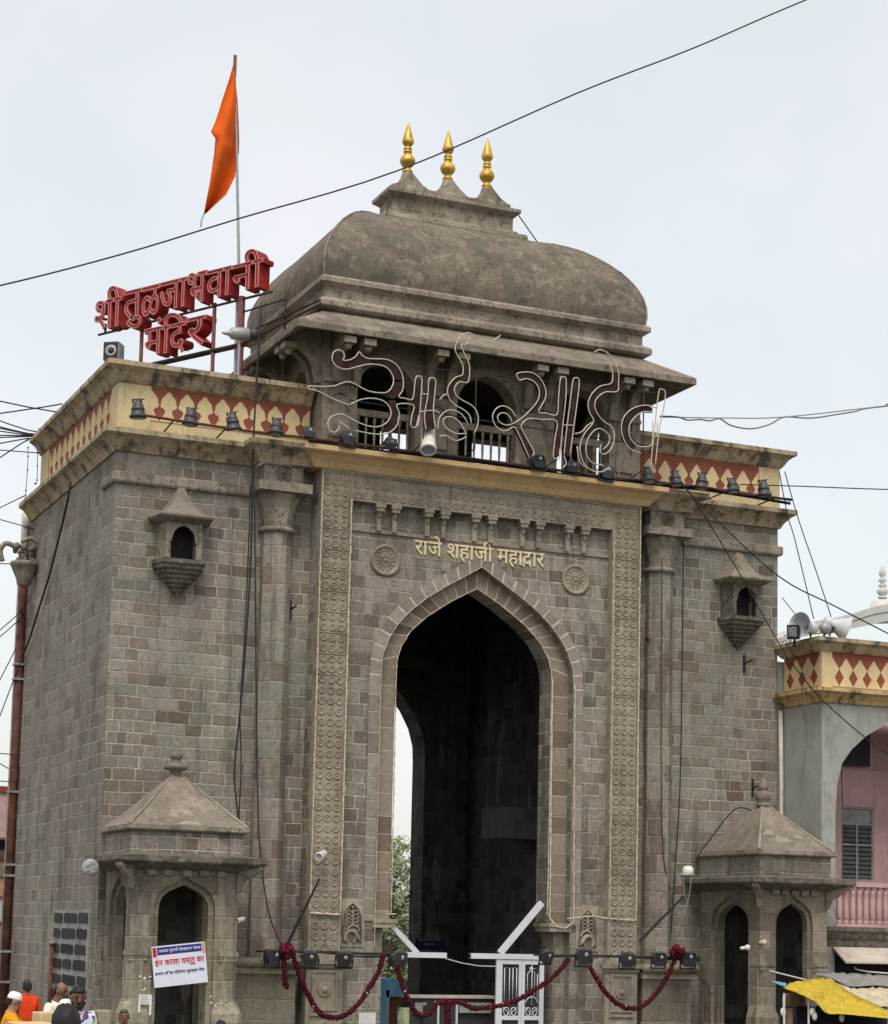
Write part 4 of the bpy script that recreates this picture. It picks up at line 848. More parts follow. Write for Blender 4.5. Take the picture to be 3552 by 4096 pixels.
nl(F1, [[(375, 365), (350, 310), (420, 292), (500, 305), (560, 360), (595, 440), (590, 520), (535, 625), (600, 637), (690, 650), (705, 500), (720, 350), (745, 335), (768, 355), (765, 520), (740, 740), (715, 1000), (690, 1022), (660, 1000), (675, 850), (688, 705), (560, 692), (450, 685), (395, 730), (395, 770), (440, 860), (495, 960), (490, 1000)], [(375, 365), (430, 348), (500, 375), (540, 440), (530, 530), (450, 630), (350, 710), (270, 740), (210, 715), (190, 670), (215, 640), (260, 640), (300, 680), (310, 710)],
    [(345, 670), (300, 605), (235, 578), (180, 600), (148, 660), (165, 730), (215, 780), (270, 785), (330, 755), (380, 840), (460, 1020)]]).build('outline_letter', 'neon_glass', NS)
nl(F1, [[(750, 1000), (770, 800), (800, 560), (825, 370), (850, 340), (878, 360), (870, 480), (835, 740), (800, 1000)], [(750, 1000), (770, 1060), (740, 1100)], [(735, 738), (840, 742)]]).build('outline_letter', 'neon_glass', NS)
nl(F1, [[(1005, 125), (1050, 105), (1110, 125), (1170, 190), (1210, 290), (1210, 380), (1200, 455), (1100, 460), (1030, 510), (1010, 570), (1030, 640), (1090, 710), (1150, 750), (1175, 820), (1165, 900), (1130, 960), (1080, 985), (1055, 960), (1060, 905)], [(1105, 180), (1140, 240), (1160, 300), (1150, 385), (1060, 410), (990, 470), (955, 550), (965, 630), (1000, 710), (930, 800), (890, 890), (890, 980), (930, 1080), (1010, 1130), (1080, 1130), (1130, 1095)],
    [(1080, 945), (1120, 905), (1135, 850), (1110, 800), (1050, 768), (1000, 790), (950, 860), (935, 960), (980, 1050), (1085, 1080)], [(840, 812), (900, 795), (950, 740), (1000, 712)], [(860, 920), (880, 1040), (930, 1095)]]).build('outline_letter', 'neon_glass', NS)
nl(F1, [[(1530, 595), (1450, 572), (1350, 590), (1270, 650), (1235, 740), (1250, 850), (1310, 940), (1400, 975)], [(1500, 630), (1420, 628), (1350, 670), (1300, 750), (1310, 850), (1370, 915), (1450, 920), (1495, 890), (1500, 700)], [(1480, 1100), (1500, 900), (1520, 720), (1550, 460), (1580, 440), (1605, 465), (1590, 600), (1550, 800), (1520, 1090)], [(1540, 700), (1530, 830), (1490, 830)]]).build('outline_letter', 'neon_glass', NS)
def plate(cr, pts):
    mb = MB(); P = [Qy(*cr(*p), NY) for p in pts]; mb.prism([(p.x, p.z) for p in P], MY, NY+.02, NY+.10); mb.build('letter_backing', 'rust_plate', NS)
plate(E1, [(1035, 375), (1090, 375), (1070, 750), (1035, 795), (1000, 780), (1018, 560)]); plate(E1, [(1160, 385), (1212, 390), (1195, 660), (1210, 815), (1135, 820), (1120, 700)])
plate(E1, [(300, 140), (380, 130), (390, 210), (500, 185), (530, 150), (600, 195), (600, 235), (480, 265), (380, 275), (310, 220)]); plate(E1, [(800, 560), (860, 560), (885, 680), (850, 800), (780, 840), (740, 850), (815, 740), (820, 660)])
plate(F1, [(722, 360), (765, 360), (712, 1000), (668, 1000), (690, 700)]); plate(F1, [(825, 370), (874, 370), (832, 740), (800, 1000), (752, 1000), (772, 800)])
plate(F1, [(355, 315), (420, 296), (500, 308), (560, 362), (593, 440), (588, 520), (532, 624), (452, 632), (532, 530), (540, 440), (500, 375), (430, 346), (375, 362)])
plate(F1, [(1008, 575), (1030, 515), (1100, 462), (1060, 412), (990, 472), (957, 550), (967, 630), (1002, 710), (1030, 640)])
plate(F1, [(1160, 300), (1207, 300), (1203, 452), (1100, 458), (1060, 412), (1150, 388)]); plate(F1, [(400, 775), (440, 860), (495, 960), (460, 1018), (380, 840), (335, 752)])
plate(F1, [(1240, 740), (1272, 652), (1350, 592), (1450, 574), (1500, 590), (1500, 628), (1420, 626), (1350, 668), (1300, 750), (1310, 848), (1368, 912), (1330, 945), (1250, 850)])
plate(E1, [(1325, 480), (1350, 412), (1402, 358), (1456, 336), (1462, 262), (1505, 215), (1518, 282), (1503, 398), (1428, 398), (1385, 450), (1395, 512), (1345, 555)])
plate(E1, [(845, 400), (920, 390), (915, 470), (880, 525), (840, 545), (700, 500), (780, 492), (826, 442)]); plate(E1, [(640, 195), (760, 198), (838, 228), (898, 296), (922, 380), (842, 372), (802, 288), (730, 248)])
mb = MB()
for a, b in (((1000, 865), (2560, 2420)),): pass
for (u0, v0, u1, v1) in ((1395, 1600, 2640, 1790), (1600, 1460, 2650, 1575)): mb.tube([Qy(u0, v0, NY+.12), Qy(u1, v1, NY+.12)], .014, 5)
for u, v0, v1 in ((1560, 1560, 1745), (1700, 1500, 1780), (1905, 1500, 1810), (2230, 1620, 1870), (2420, 1560, 1890), (2575, 1560, 1920)):
    p = Qy(u, v0, NY+.12); mb.tube([p, Vector((p.x, p.y, 12.6)), Vector((p.x, -.62, 12.5))], .016, 5)
mb.build('letter_support', 'black_metal', NS)
# ------------------------------------------------------------------ lamp rail along the cornice and its floodlights
RY = -.93
rl = [(540, 1655), (760, 1690), (930, 1715), (1105, 1738), (1237, 1752), (1390, 1772), (1560, 1795), (1840, 1830), (2150, 1868), (2290, 1890), (2425, 1908), (2590, 1925), (2700, 1935), (2805, 1948), (2930, 1965), (3165, 2000)]
RP = [Qy(u, v, RY) for u, v in rl]; zr_ = sum(p.z for p in RP)/len(RP)
LR = thing('lamp_rail', 'long rusty pipe rail with dark lamps clamped along the cornice', 'rail', (7.9, RY, 12.4))
mb = MB(); mb.smooth = True; mb.tube(RP, .03, 8); mb.build('rail_pipe', 'rust_pipe', LR)
mb = MB(); mb.smooth = True; mb.tube(cr_([p+Vector((0, .05, -.05+.02*math.sin(i*2.))) for i, p in enumerate(RP)][4:]), .035, 6); mb.tube(cr_([p+Vector((0, -.03, .03*math.sin(i*3.)-.02)) for i, p in enumerate(RP)][6:]), .026, 6); mb.build('rail_wiring', 'cable', LR)
for x in (.9, 2.0, 4.9, 6.6, 8.6, 10.6, 13.6, 14.9):
    mb = MB(); z = RP[0].z+(RP[-1].z-RP[0].z)*(x-RP[0].x)/(RP[-1].x-RP[0].x); mb.tube([(x, RY, z), (x, -.05 if x < 3 or x > 13 else -.57, 12.44)], .018, 5); mb.build('rail_stay', 'black_metal', LR)
def lamp_proto(kind, nm, label):
    T = thing(nm, label, 'floodlight', (0, 0, 0), 'dark floodlights along the cornice rail')
    b = MB()
    if kind == 'bell':
        b.smooth = True; b.lathe((0, 0, 0), [(.17, -.17), (.205, -.15), (.205, -.10), (.17, -.08), (.16, -.02), (.15, .02), (.165, .03), (.155, .08), (.13, .10), (.135, .13), (.11, .18), (.07, .22), (.06, .26), (.0, .27)], 14); H = b.build('lamp_housing', 'dark_bronze', T)
        b = MB(); b.box(-.14, -.09, -.02, .02, .2, .29); b.box(.05, .10, -.02, .02, .2, .3); b.tube([(-.15, 0, .27), (.16, 0, .30)], .012, 4); b.build('lamp_bracket', 'black_metal', T)
        b = MB(); b.lathe((0, 0, 0), [(.15, -.175), (.0, -.18)], 12); b.build('lamp_glass', 'lens', T)
    else:
        b.rings([[(-.14, -.08, -.16), (.14, -.08, -.16), (.14, .10, -.12), (-.14, .10, -.12)], [(-.20, -.12, .0), (.20, -.12, .0), (.20, .10, .0), (-.20, .10, .0)], [(-.17, -.12, .17), (.17, -.12, .17), (.17, .06, .17), (-.17, .06, .17)]])
        for i in range(5): b.box(-.16+.07*i, -.13+.07*i, .08, .17, -.1, .14)
        b.build('lamp_housing', 'dark_bronze', T)
        b = MB(); b.box(-.23, -.205, -.03, .03, -.2, .06); b.box(.205, .23, -.03, .03, -.2, .06); b.box(-.23, .23, -.03, .03, -.23, -.2); b.build('lamp_bracket', 'black_metal', T)
        b = MB(); b.rings([[(-.17, -.1215, .012), (.17, -.1215, .012), (.15, -.1215, .155), (-.15, -.1215, .155)], [(-.17, -.126, .012), (.17, -.126, .012), (.15, -.126, .155), (-.15, -.126, .155)]]); b.build('lamp_glass', 'glass_dark', T); b = MB(); b.smooth = True; b.lathe((.03, -.127, .075), [(.05, 0), (.045, .015), (0, .02)], 10, (0, -1, 0)); b.build('lamp_bulb', 'lens', T)
        b = MB(); b.tube(cr_([(-.2, -.02, .1), (-.1, -.1, .22), (.05, -.05, .19), (.2, -.06, .05), (.25, 0, -.1)]), .012, 4); b.build('lamp_wire', 'pale_cable', T)
    return T
protos = {}
lampspec = [(552, 1645, 'bell', 'bell shaped dark floodlight at the left end of the cornice rail', 1.0), (762, 1675, 'bell', 'ribbed bell floodlight, second from the left on the cornice rail', .95), (932, 1695, 'bell', 'ribbed bell floodlight, third from the left on the cornice rail', .95), (1105, 1715, 'bell', 'ribbed bell floodlight on the rail above the left column', .95),
    (1237, 1732, 'box', 'small box floodlight where the red panel meets the pavilion', .75), (1390, 1755, 'box', 'box floodlight below the first outline letter', .95), (1562, 1778, 'box', 'box floodlight just left of the white camera', .8), (2150, 1850, 'box', 'large box floodlight below the third outline letter', .95),
    (2290, 1870, 'box', 'box floodlight under the double stem of the outline letters', .8), (2425, 1892, 'box', 'box floodlight wrapped in coiled cable near the pavilion right corner', .95), (2592, 1906, 'bell', 'round floodlight at the left end of the right red panel', .95), (2703, 1920, 'bell', 'round floodlight with a loose wire under the right red panel', .9), (2806, 1932, 'bell', 'round floodlight in the middle of the right red panel', .95), (2930, 1948, 'bell', 'round floodlight near the right end of the right red panel', .9), (3055, 1962, 'bell', 'round floodlight at the right end of the cornice rail', 1.0)]
for u, v, k, lab, s in lampspec:
    s *= .84
    if k not in protos: o = protos[k] = lamp_proto(k, 'floodlight', lab)
    else: o = copy_tree(protos[k])
    o['label'] = lab; o.location = Qy(u, v, RY-.06); o.rotation_euler = (R(random.uniform(-14, 10)), R(random.uniform(-8, 8)), R(random.uniform(-25, 15))); o.scale = (s, s, s)
# ------------------------------------------------------------------ lamp bar low across the portal, with floodlights
BY = -1.02
BP = [Qy(u, v, BY) for u, v in ((1060, 3806), (1240, 3806), (1460, 3815), (1600, 3815))]; BP2 = [Qy(u, v, BY) for u, v in ((2180, 3822), (2400, 3824), (2800, 3832))]
LB = thing('lamp_bar', 'black bar with wired floodlights across the foot of the portal', 'rail', (7.9, BY, 1.9))
mb = MB()
for Q in (BP, BP2): mb.tube(Q, .028, 6); mb.tube(cr_([p+Vector((0, .03, .035*math.sin(i*2.2)-.03)) for i, p in enumerate(Q)]), .02, 5)
for p in (BP[0], BP[2], BP2[0], BP2[2]): mb.tube([p, Vector((p.x, -.5, p.z))], .02, 5)
mb.build('bar_pipe', 'black_metal', LB)
kk = 0
for u, v, lab, s in ((1090, 3838, 'black floodlight at the left end of the low lamp bar', 1), (1240, 3842, 'black floodlight just right of the garland knot', 1), (1376, 3843, 'black floodlight below the left tree relief', 1), (1590, 3848, 'black floodlight hanging at the left side of the gate opening', 1.1), (2185, 3835, 'tangled black floodlight at the right end of the white beam', .85), (2335, 3835, 'large black floodlight below the right tree relief', 1.05), (2510, 3848, 'black floodlight below the carved frame on the right', 1), (2635, 3846, 'black floodlight just left of the garland end', .95), (2752, 3846, 'black floodlight on the wall right of the garland end', 1)):
    o = copy_tree(protos['box']); o['label'] = lab; o['group'] = 'black floodlights on the low lamp bar'; o.location = Qy(u, v-8, BY-.05); o.rotation_euler = (R(random.uniform(5, 25)), 0, R(random.uniform(-20, 20))); o.scale = (s*.8, s*.8, s*.92)
mb = MB(); 
for xx in (5.05, 5.35, 5.7): pass
# lamp arms reaching out to either side
for nm, a, b, lab in (('iron_rod', (1278, 3515), (1138, 3800), 'black diagonal rod rising from the garland knot to the small camera'), ('iron_rod', (2738, 3582), (2556, 3766), 'black diagonal rod between the right band and the right kiosk eave')):
    p, q = Qy(*a, -1.35), Qy(*b, -1.0); mb = MB(); mb.tube([p, q], [.022, .04], 6); mb.build(nm, 'black_metal', None, lab, 'rod', origin=q)
def camera_thing(u, v, y, label, yaw, s=1., mat='white_plastic', dz=-.25):
    p = Qy(u, v, y); T = thing('security_camera', label, 'camera', p); d = Vector((math.sin(yaw), -math.cos(yaw), dz)).normalized()
    mb = MB(); mb.smooth = True; mb.lathe(p-d*.16*s, [(.08*s, 0), (.1*s, .02*s), (.1*s, .34*s), (.115*s, .36*s), (.115*s, .40*s), (.085*s, .41*s), (.08*s, .385*s)], 14, d); mb.build('camera_body', mat, T)
    mb = MB(); mb.smooth = True; mb.lathe(p+d*(.225*s), [(.079*s, 0), (.05*s, .012*s), (.035*s, .0), (0, .005*s)], 12, d); mb.build('camera_lens', 'lens', T)
    mb = MB(); mb.tube([p-d*.05*s, p+Vector((.12*s, .15*s, .10*s)), p+Vector((.14*s, .3*s, .02*s))], .03*s, 6); mb.build('camera_arm', mat, T)
    return T
camera_thing(1712, 1752, -1.25, 'white drum shaped camera standing on the central cornice', R(-20), 1.55, dz=-1.5)
camera_thing(1288, 3420, -.85, 'small pale camera in front of the left carved band', R(-40), .8)
camera_thing(965, 3678, -1.9, 'tiny white camera on the right side of the left kiosk', R(-60), .45)
# round lamp on the left kiosk, white lamp and bulbs on the right kiosk
p = Qy(362, 3470, -1.2); T = thing('round_lamp', 'round silver lamp with cables at the left corner of the left kiosk eave', 'lamp', p); mb = MB(); mb.smooth = True
mb.lathe(p, [(.15, .05), (.165, 0), (.15, -.04), (.12, -.03), (.085, -.05), (.035, -.06), (0, -.05)], 16, (.2, 1, .0)); mb.build('lamp_shell', 'grey_metal', T)
mb = MB()
for i in range(5): a = i*1.25; mb.obox(p+Vector((.08*math.cos(a), -.06, .08*math.sin(a))), (.05, 0, .01), (0, .006, 0), (0, 0, .02))
mb.build('lamp_glass', 'lens', T)
p = Qy(2752, 3478, -2.2); T = thing('wall_lamp', 'pale domed lamp at the left corner of the right kiosk eave', 'lamp', p); mb = MB(); mb.smooth = True
mb.lathe(p, [(.11, -.10), (.12, -.05), (.115, .03), (.07, .07), (0, .08)], 14); mb.build('lamp_dome', 'white_plastic', T); mb = MB(); mb.lathe(p+Vector((-.05, 0, -.12)), [(.16, .04), (.17, 0), (.06, -.06), (0, -.07)], 12); mb.build('lamp_base', 'grey_metal', T)
for (u, v, y, lab, mt_) in ((3056, 3770, -2.62, 'round yellowish bulb on the corner pier of the right kiosk', 'bead_light'), (2990, 3790, -2.62, 'white bulb in a holder left of the corner pier', 'white_plastic')):
    p = Qy(u, v, y); T = thing('bulb', lab, 'bulb', p); mb = MB(); mb.smooth = True; mb.ball(p, .062, 12, 8); mb.build('bulb_globe', mt_, T); mb = MB(); mb.smooth = True; mb.lathe(p, [(.035, .04), (.04, .12), (.03, .16)], 10, (-1, .2, -.15) if u < 3000 else (0, 1, 0)); mb.build('bulb_holder', 'white_plastic', T)
# wall hooks
for (u, v, lab, sd_) in ((1160, 2440, 'black iron hook on the wall right of the left column', 1), (2975, 2655, 'black iron hook below the right oriel niche', 1), (3008, 3152, 'black iron hook behind the finial of the right kiosk', 1), (2583, 2556, 'small black spike between the right band and the right column', 0)):
    p = Qy(u, v, -.0); T = MB()
    if sd_: T.box(p.x-.02, p.x+.02, -.05, -.0, p.z-.2, p.z+.2); T.tube([p+Vector((0, -.03, 0)), p+Vector((.02, -.32, .05))], .022, 5)
    else: T.tube([p, p+Vector((-.05, -.25, -.05))], [.04, .015], 5)
    T.build('wall_hook', 'black_metal', None, lab, 'hook', origin=p)
# bead light strings on the portal
SX = 'bead light strings on the portal'
def string(pts, lab, r=.02):
    P = []
    for a, b in zip(pts, pts[1:]):
        a, b = Vector(a), Vector(b); n = max(1, int((b-a).length/.05)); P += [a.lerp(b, i/n)+Vector((random.uniform(-.006, .006), 0, random.uniform(-.004, .004))) for i in range(n)]
    P.append(Vector(pts[-1])); mb = MB(); mb.smooth = True; mb.tube(P, [r*random.uniform(.6, 1.25) for _ in P], 5); mb.build('bead_light_string', 'bead_light', None, lab, 'string light', SX, origin=P[0])
string([(XA+.02, -.60, 2.9), (XA+.02, -.60, 11.98), (XB-.02, -.60, 11.99)], 'bead lights down the outer edge of the left carved band and along the frame top', .016)
string([(IX0-.02, -.60, 2.9), (IX0-.02, -.60, 11.40)], 'bead lights down the inner edge of the left carved band')
string([(XA+.02, -.60, 2.88), (IX0-.02, -.60, 2.86)], 'short bead lights across the foot of the left carved band', .024)
string([(XB-.02, -.60, 11.97), (XB-.02, -.60, 2.9), (IX1+.05, -.60, 2.92), (10.6, -.55, 2.97), (10.0, -.5, 2.9)], 'bead lights down the outer edge of the right carved band and across its foot', .018)
string([(IX1+.03, -.60, 11.38), (IX1+.03, -.60, 2.95)], 'bead lights down the inner edge of the right carved band', .015)
string([(CX-x, -.20, z) for x, z in [(1.80, 2.9)]+inner]+[(CX+x, -.20, z) for x, z in inner[::-1][1:]+[(1.80, 2.95)]], 'bead lights following the inner edge of the arch', .014)
string([(CX-x, -.42, z) for x, z in [(2.24, 2.2)]+outer[:1]+outer[1:]]+[(CX+x, -.42, z) for x, z in outer[::-1][1:]], 'bead lights following the outer edge of the arch', .010)
string([(CX+1.83, -.21, 8.0), (CX+1.85, -.22, 2.90), (CX+1.92, -.45, 2.72), (CX+2.1, -.45, 2.70), (CX+2.3, -.45, 2.82), (CX+2.31, -.43, 3.0), (CX+2.26, -.43, 7.9)], 'thick bead lights in a loop down the right arch jamb', .02)
string([(CX-2.0, -.45, 2.9), (CX-1.8, -.45, 2.9)], 'short bead lights across the foot of the left arch jamb', .02)
# ------------------------------------------------------------------ flower garlands
def garland(pts, y, lab, r=.052, fine=6):
    P = cr_([Qy(u, v, y) for u, v in pts], fine); Q = []
    for a, b in zip(P, P[1:]):
        n = max(1, int((b-a).length/.035)); Q += [a.lerp(b, i/n) for i in range(n)]
    mb = MB(); mb.smooth = True; mb.tube(Q, [r*random.uniform(.78, 1.0) for _ in Q], 7)
    for q in Q:
        for _ in range(5):
            d = Vector((random.gauss(0, 1), random.gauss(0, 1)-.4, random.gauss(0, 1))).normalized(); mb.mat = (2 if random.random() < .06 else 1) if random.random() < .12 else 0; mb.ball(q+d*r*.9, .018+.012*random.random(), 5, 3)
    return mb.build('flower_garland', ['flower_red', 'flower_pink', 'pink_paint'], None, lab, 'garland', 'red flower garlands across the gate', origin=Q[0])
KC = crop(1040, 3600, .2902); KD = crop(1480, 3550, .4576); KE = crop(2150, 3600, .3906)
garland([KC(*p) for p in ((440, 700), (500, 900), (560, 1080), (640, 1260), (720, 1420), (800, 1540), (900, 1600), (1050, 1620), (1200, 1570), (1330, 1460), (1430, 1330), (1530, 1170), (1610, 1030), (1660, 900), (1700, 740))], -1.12, 'dark red garland swag under the left tree relief')
garland([KC(*p) for p in ((330, 700), (330, 850), (340, 1000), (355, 1150), (365, 1200))], -1.14, 'short garland end hanging from the pink knot', .055)
garland([KD(*p) for p in ((235, 680), (265, 800), (320, 950), (380, 1060), (450, 1120), (530, 1090), (580, 1020), (650, 1000), (720, 1005), (800, 1010), (880, 1050), (980, 1055), (1100, 1040), (1250, 1000), (1400, 920), (1550, 820), (1660, 720), (1740, 620))], -1.10, 'long dark red garland looped across the gate and its white door')
garland([KD(*p) for p in ((680, 1010), (675, 1090), (685, 1190), (690, 1300))], -1.16, 'thick garland hanging straight down in the middle of the gate', .075)
garland([KE(*p) for p in ((540, 690), (600, 800), (690, 940), (790, 1040), (900, 1100), (1000, 1110), (1100, 1070), (1210, 960), (1300, 830), (1370, 690), (1420, 570))], -1.12, 'dark red garland swag below the right lamps')
for u, v, lab, r in (((1145), 3805, 'pink and red flower knot on the left end of the lamp bar', .15), (2708, 3808, 'red flower knot on the right end of the lamp bar', .15)):
    mb = MB(); p = Qy(u, v, -1.15); mb.smooth = True
    for _ in range(70):
        d = Vector((random.gauss(0, 1), random.gauss(0, 1), random.gauss(0, 1.2))).normalized(); mb.mat = 1 if d.z > -.1 and random.random() < .7 else 0; mb.ball(p+d*r*random.uniform(.5, 1.05), .045, 5, 4)
    mb.build('flower_knot', ['flower_red', 'flower_pink'], None, lab, 'flower knot', origin=p)
# ------------------------------------------------------------------ banner on the left kiosk, paper notices
cs = [Qy(u, v, -2.12) for u, v in ((618, 3952), (832, 3928), (838, 3768), (622, 3787))]
o_ = cs[0]; xd = (cs[1]-cs[0]).normalized(); zd = (cs[3]-cs[0]); zd = (zd-xd*zd.dot(xd)).normalized(); wB = (cs[1]-cs[0]).length; hB = (cs[3]-cs[0]).length; nB = xd.cross(zd)
BN = thing('banner', 'white printed banner with blue heading and red writing tied across the left kiosk arch', 'banner', o_)
def bp(a, b, n=0): return o_+xd*(a*wB)+zd*(b*hB)+nB*n
def brect(mb, a0, a1, b0, b1, n0, n1): mb.obox((bp(a0, b0, n0)+bp(a1, b1, n1))/2, xd*((a1-a0)*wB/2), nB*(abs(n1-n0)/2), zd*((b1-b0)*hB/2))
mb = MB(); brect(mb, 0, 1, 0, 1, -.02, 0); mb.build('banner_sheet', 'banner_white', BN)
mb = MB(); brect(mb, .10, .93, .78, .965, .001, .004); mb.build('heading_strip', 'banner_blue', BN)
mb = MB(); brect(mb, .015, .085, .74, .97, .001, .004); mb.mat = 1; brect(mb, .945, .99, .72, .99, .001, .004); mb.build('side_ornament', ['banner_red', 'banner_orange'], BN)
for s, a0, a1, b0, b1, m_ in (('तळजा पुजारी देवस्थान मंडळ', .13, .91, .815, .93, 'banner_white'), ('ईन काला वस्तु का', .04, .965, .47, .70, 'banner_red'), ('हमारा ति आ रिटमाथ सुरक्षा ठेवा', .03, .955, .27, .385, 'banner_blue')):
    text_obj('banner_writing', s, m_, BN, bp(a0, b0, .004), xd, zd, width=(a1-a0)*wB, height=(b1-b0)*hB, depth=.003, thick=.012)
# notices
def notice(q, y, lab, lines):
    ps = [Qy(u, v, y) for u, v in q]; x0, x1 = ps[0].x, ps[1].x; z0, z1 = ps[1].z, ps[0].z; T = thing('paper_notice', lab, 'notice', (x0, y, z0))
    mb = MB(); mb.box(x0, x1, y-.006, y, z0, z1); mb.build('paper_sheet', 'paper', T); mb = MB()
    for i in range(lines):
        zz = z1-(z1-z0)*(.15+.7*i/max(1, lines-1)); mb.box(x0+.03, x1-.03-random.uniform(0, .05), y-.008, y-.0065, zz-.006, zz+.006)
    if lines: mb.build('printed_line', 'grey_metal', T)
notice(((555, 3978), (606, 4018)), -2.14, 'white printed paper notice on the left pier of the left kiosk', 5)
notice(((1436, 4050), (1502, 4096)), -.63, 'torn white paper stuck low beside the gate opening', 0)
for q, l_ in ((((553, 4018), (560, 4050)), 'short strip of torn white paper below the left end of the printed notice'), (((597, 4018), (604, 4060)), 'longer strip of torn white paper below the right end of the printed notice')): notice(q, -2.14, l_, 0)
def scraps(name, pts, y, lab):
    mb = MB()
    for u, v, s in pts:
        p = Qy(u, v, y); k = [(p.x+s*random.uniform(.4, 1)*math.cos(a), p.z+s*random.uniform(.4, 1)*.8*math.sin(a)) for a in (0, 1.1, 2.3, 3.4, 4.6, 5.5)]; mb.prism(k, MY, y-.004, y)
    mb.build(name, 'paper', None, lab, 'paper scraps', origin=Qy(*pts[0][:2], y))
scraps('paper_scraps', [(560, 3905, .03), (578, 3912, .04), (600, 3906, .035), (570, 3960, .03), (580, 3955, .03), (556, 4045, .03)], -2.14, 'small torn scraps of white paper on the left kiosk pier')
scraps('paper_scraps', [(842, 3985, .03), (845, 4010, .035), (862, 4022, .03), (885, 4012, .025), (900, 4020, .02)], -2.15, 'few white paper flecks on the right pier of the left kiosk')
# ------------------------------------------------------------------ white steel gate in the archway
GT = thing('gate', 'white steel gate frame with slanting braces and a narrow grilled double door in the archway', 'gate', (7.9, -.1, 0))
gd = lambda x, y, yy=-.1: Qy(*KD(x, y), yy)
mb = MB()
za = gd(600, 592).z; h = .105
mb.box(gd(310, 590).x, gd(662, 590).x, -.16, -.04, za-h/1.9, za+h/1.9); mb.build('gate_beam', 'white_steel', GT); mb = MB(); mb.box(gd(875, 590).x, 9.71, -.16, -.04, za-h/1.9, za+h/1.9); mb.build('gate_beam', 'white_steel', GT)
mb = MB(); 
def brace(a, b, w_):
    d = (b-a).normalized(); n = Vector((d.z, 0, -d.x)); mb.obox((a+b)/2, d*((b-a).length/2), Vector((0, .05, 0)), n*w_)
brace(gd(125, 270, -.09), gd(410, 575, -.09), .055); mb.build('gate_brace', 'white_steel', GT); mb = MB(); brace(gd(1135, 575, -.09), gd(1500, 135, -.09), .062); mb.build('gate_brace', 'white_steel', GT)
mb = MB(); mb.box(gd(875, 590).x-.012, gd(875, 590).x-.001, -.14, -.06, za-.04, za+.04); mb.build('beam_end', 'black_metal', GT)
mb = MB(); mb.tube([gd(640, 615), gd(800, 660), gd(950, 685), gd(1100, 690)], .010, 5); mb.build('gate_wire', 'white_steel', GT)
x0 = gd(1100, 700).x; x1 = gd(1515, 700).x; xm = gd(1322, 700).x; zt = gd(1300, 632).z
for a, b, k in ((x0, xm-.004, 0), (xm+.004, x1, 1)):
    mb = MB(); fw_ = .10 if k == 0 else .07; ib = b-(.06 if k == 0 else .10)
    ia = a+fw_+.04*(k == 0); zz = gd(1200, 670).z; zb = gd(1200, 1120).z
    mb.box(a, ia, -.14, -.09, .05, zt); mb.box(ib, b, -.14, -.09, .05, zt); mb.box(ia, ib, -.14, -.09, zz, zt); mb.box(ia, ib, -.14, -.09, zb-.09, zb)
    mb.box(ia, ib, -.14, -.09, .05, .15); LF = mb.build('door_leaf', 'white_steel', GT)
    mb = MB(); mb.box(ia, ib, -.10, -.095, .15, zb-.09); mb.box(ia, ib, -.10, -.095, zb, zz); mb.build('door_panel', 'black_metal', LF)
    mb = MB(); mb.smooth = True; c = (ia+ib)/2; r = .011; y = -.118; wq = (ib-ia)/2
    t = lambda pts: mb.tube([Vector((c+p, y, q)) for p, q in pts], r, 5)
    zc = gd(1200, 985).z
    if k == 0: t([(-wq*.7, zc-.02), (-wq*.7, zz-.08), (wq*.75, zz-.08), (wq*.75, zc-.02)]); t([(-wq*.1, zc-.02), (-wq*.1, zz-.08)]); t([(wq*.3, zc), (wq*.3, zz-.08)])
    else:
        t([(-wq*.6, zc+.05), (-wq*.6, zz-.20), (-wq*.3, zz-.14), (0, zz-.02)]); t([(0, zc-.1), (0, zz-.01)]); t([(wq*.35, zc+.05), (wq*.35, zz-.16), (0, zz-.14)]); t([(wq*.75, zc+.03), (wq*.75, zz-.20)]); t([(-wq*.4, zz-.07), (wq*.4, zz-.09)])
        t([(wq*.8*math.cos(a_), zc-.06+.13*math.sin(a_)) for a_ in [math.pi*i/10 for i in range(11)]])
    for base in (zb, .15):
        for s in (-1, 1): mb.tube([Vector((c+s*wq*.45+wq*.42*math.cos(a_)*(.75+.25*math.sin(a_)), y, base+.085+.085*math.sin(a_))) for a_ in [2*math.pi*i/12 for i in range(12)]], r, 5, True)
        t([(-wq*.8, base+.17), (0, base+.02), (wq*.8, base+.17)])
    mb.build('door_grille', 'white_steel', LF)
# blue notice board on the rear wall
T = thing('notice_board', 'dark blue notice board with faint white writing on the dark rear wall of the passage', 'board', Qy(1720, 3805, 7.86))
a, b = Qy(1658, 3808, 7.86), Qy(1778, 3757, 7.86); mb = MB(); mb.box(a.x, b.x, 7.85, 7.89, a.z, b.z); mb.build('board_panel', 'board_blue', T)
for s, f, hh in (('तुळजाभवानी मंदीर', .86, .09), ('सूचना', .70-.15, .07), ('परवानगी शिवाय जाऊ नये', .08, .075)):
    wd = (b.x-a.x)*(.78 if len(s) > 7 else .4); text_obj('board_writing', s, 'grey_metal', T, ((a.x+b.x-wd)/2, 7.849, a.z+(b.z-a.z)*f-.03), (1, 0, 0), (0, 0, 1), width=wd, height=hh, depth=.003)
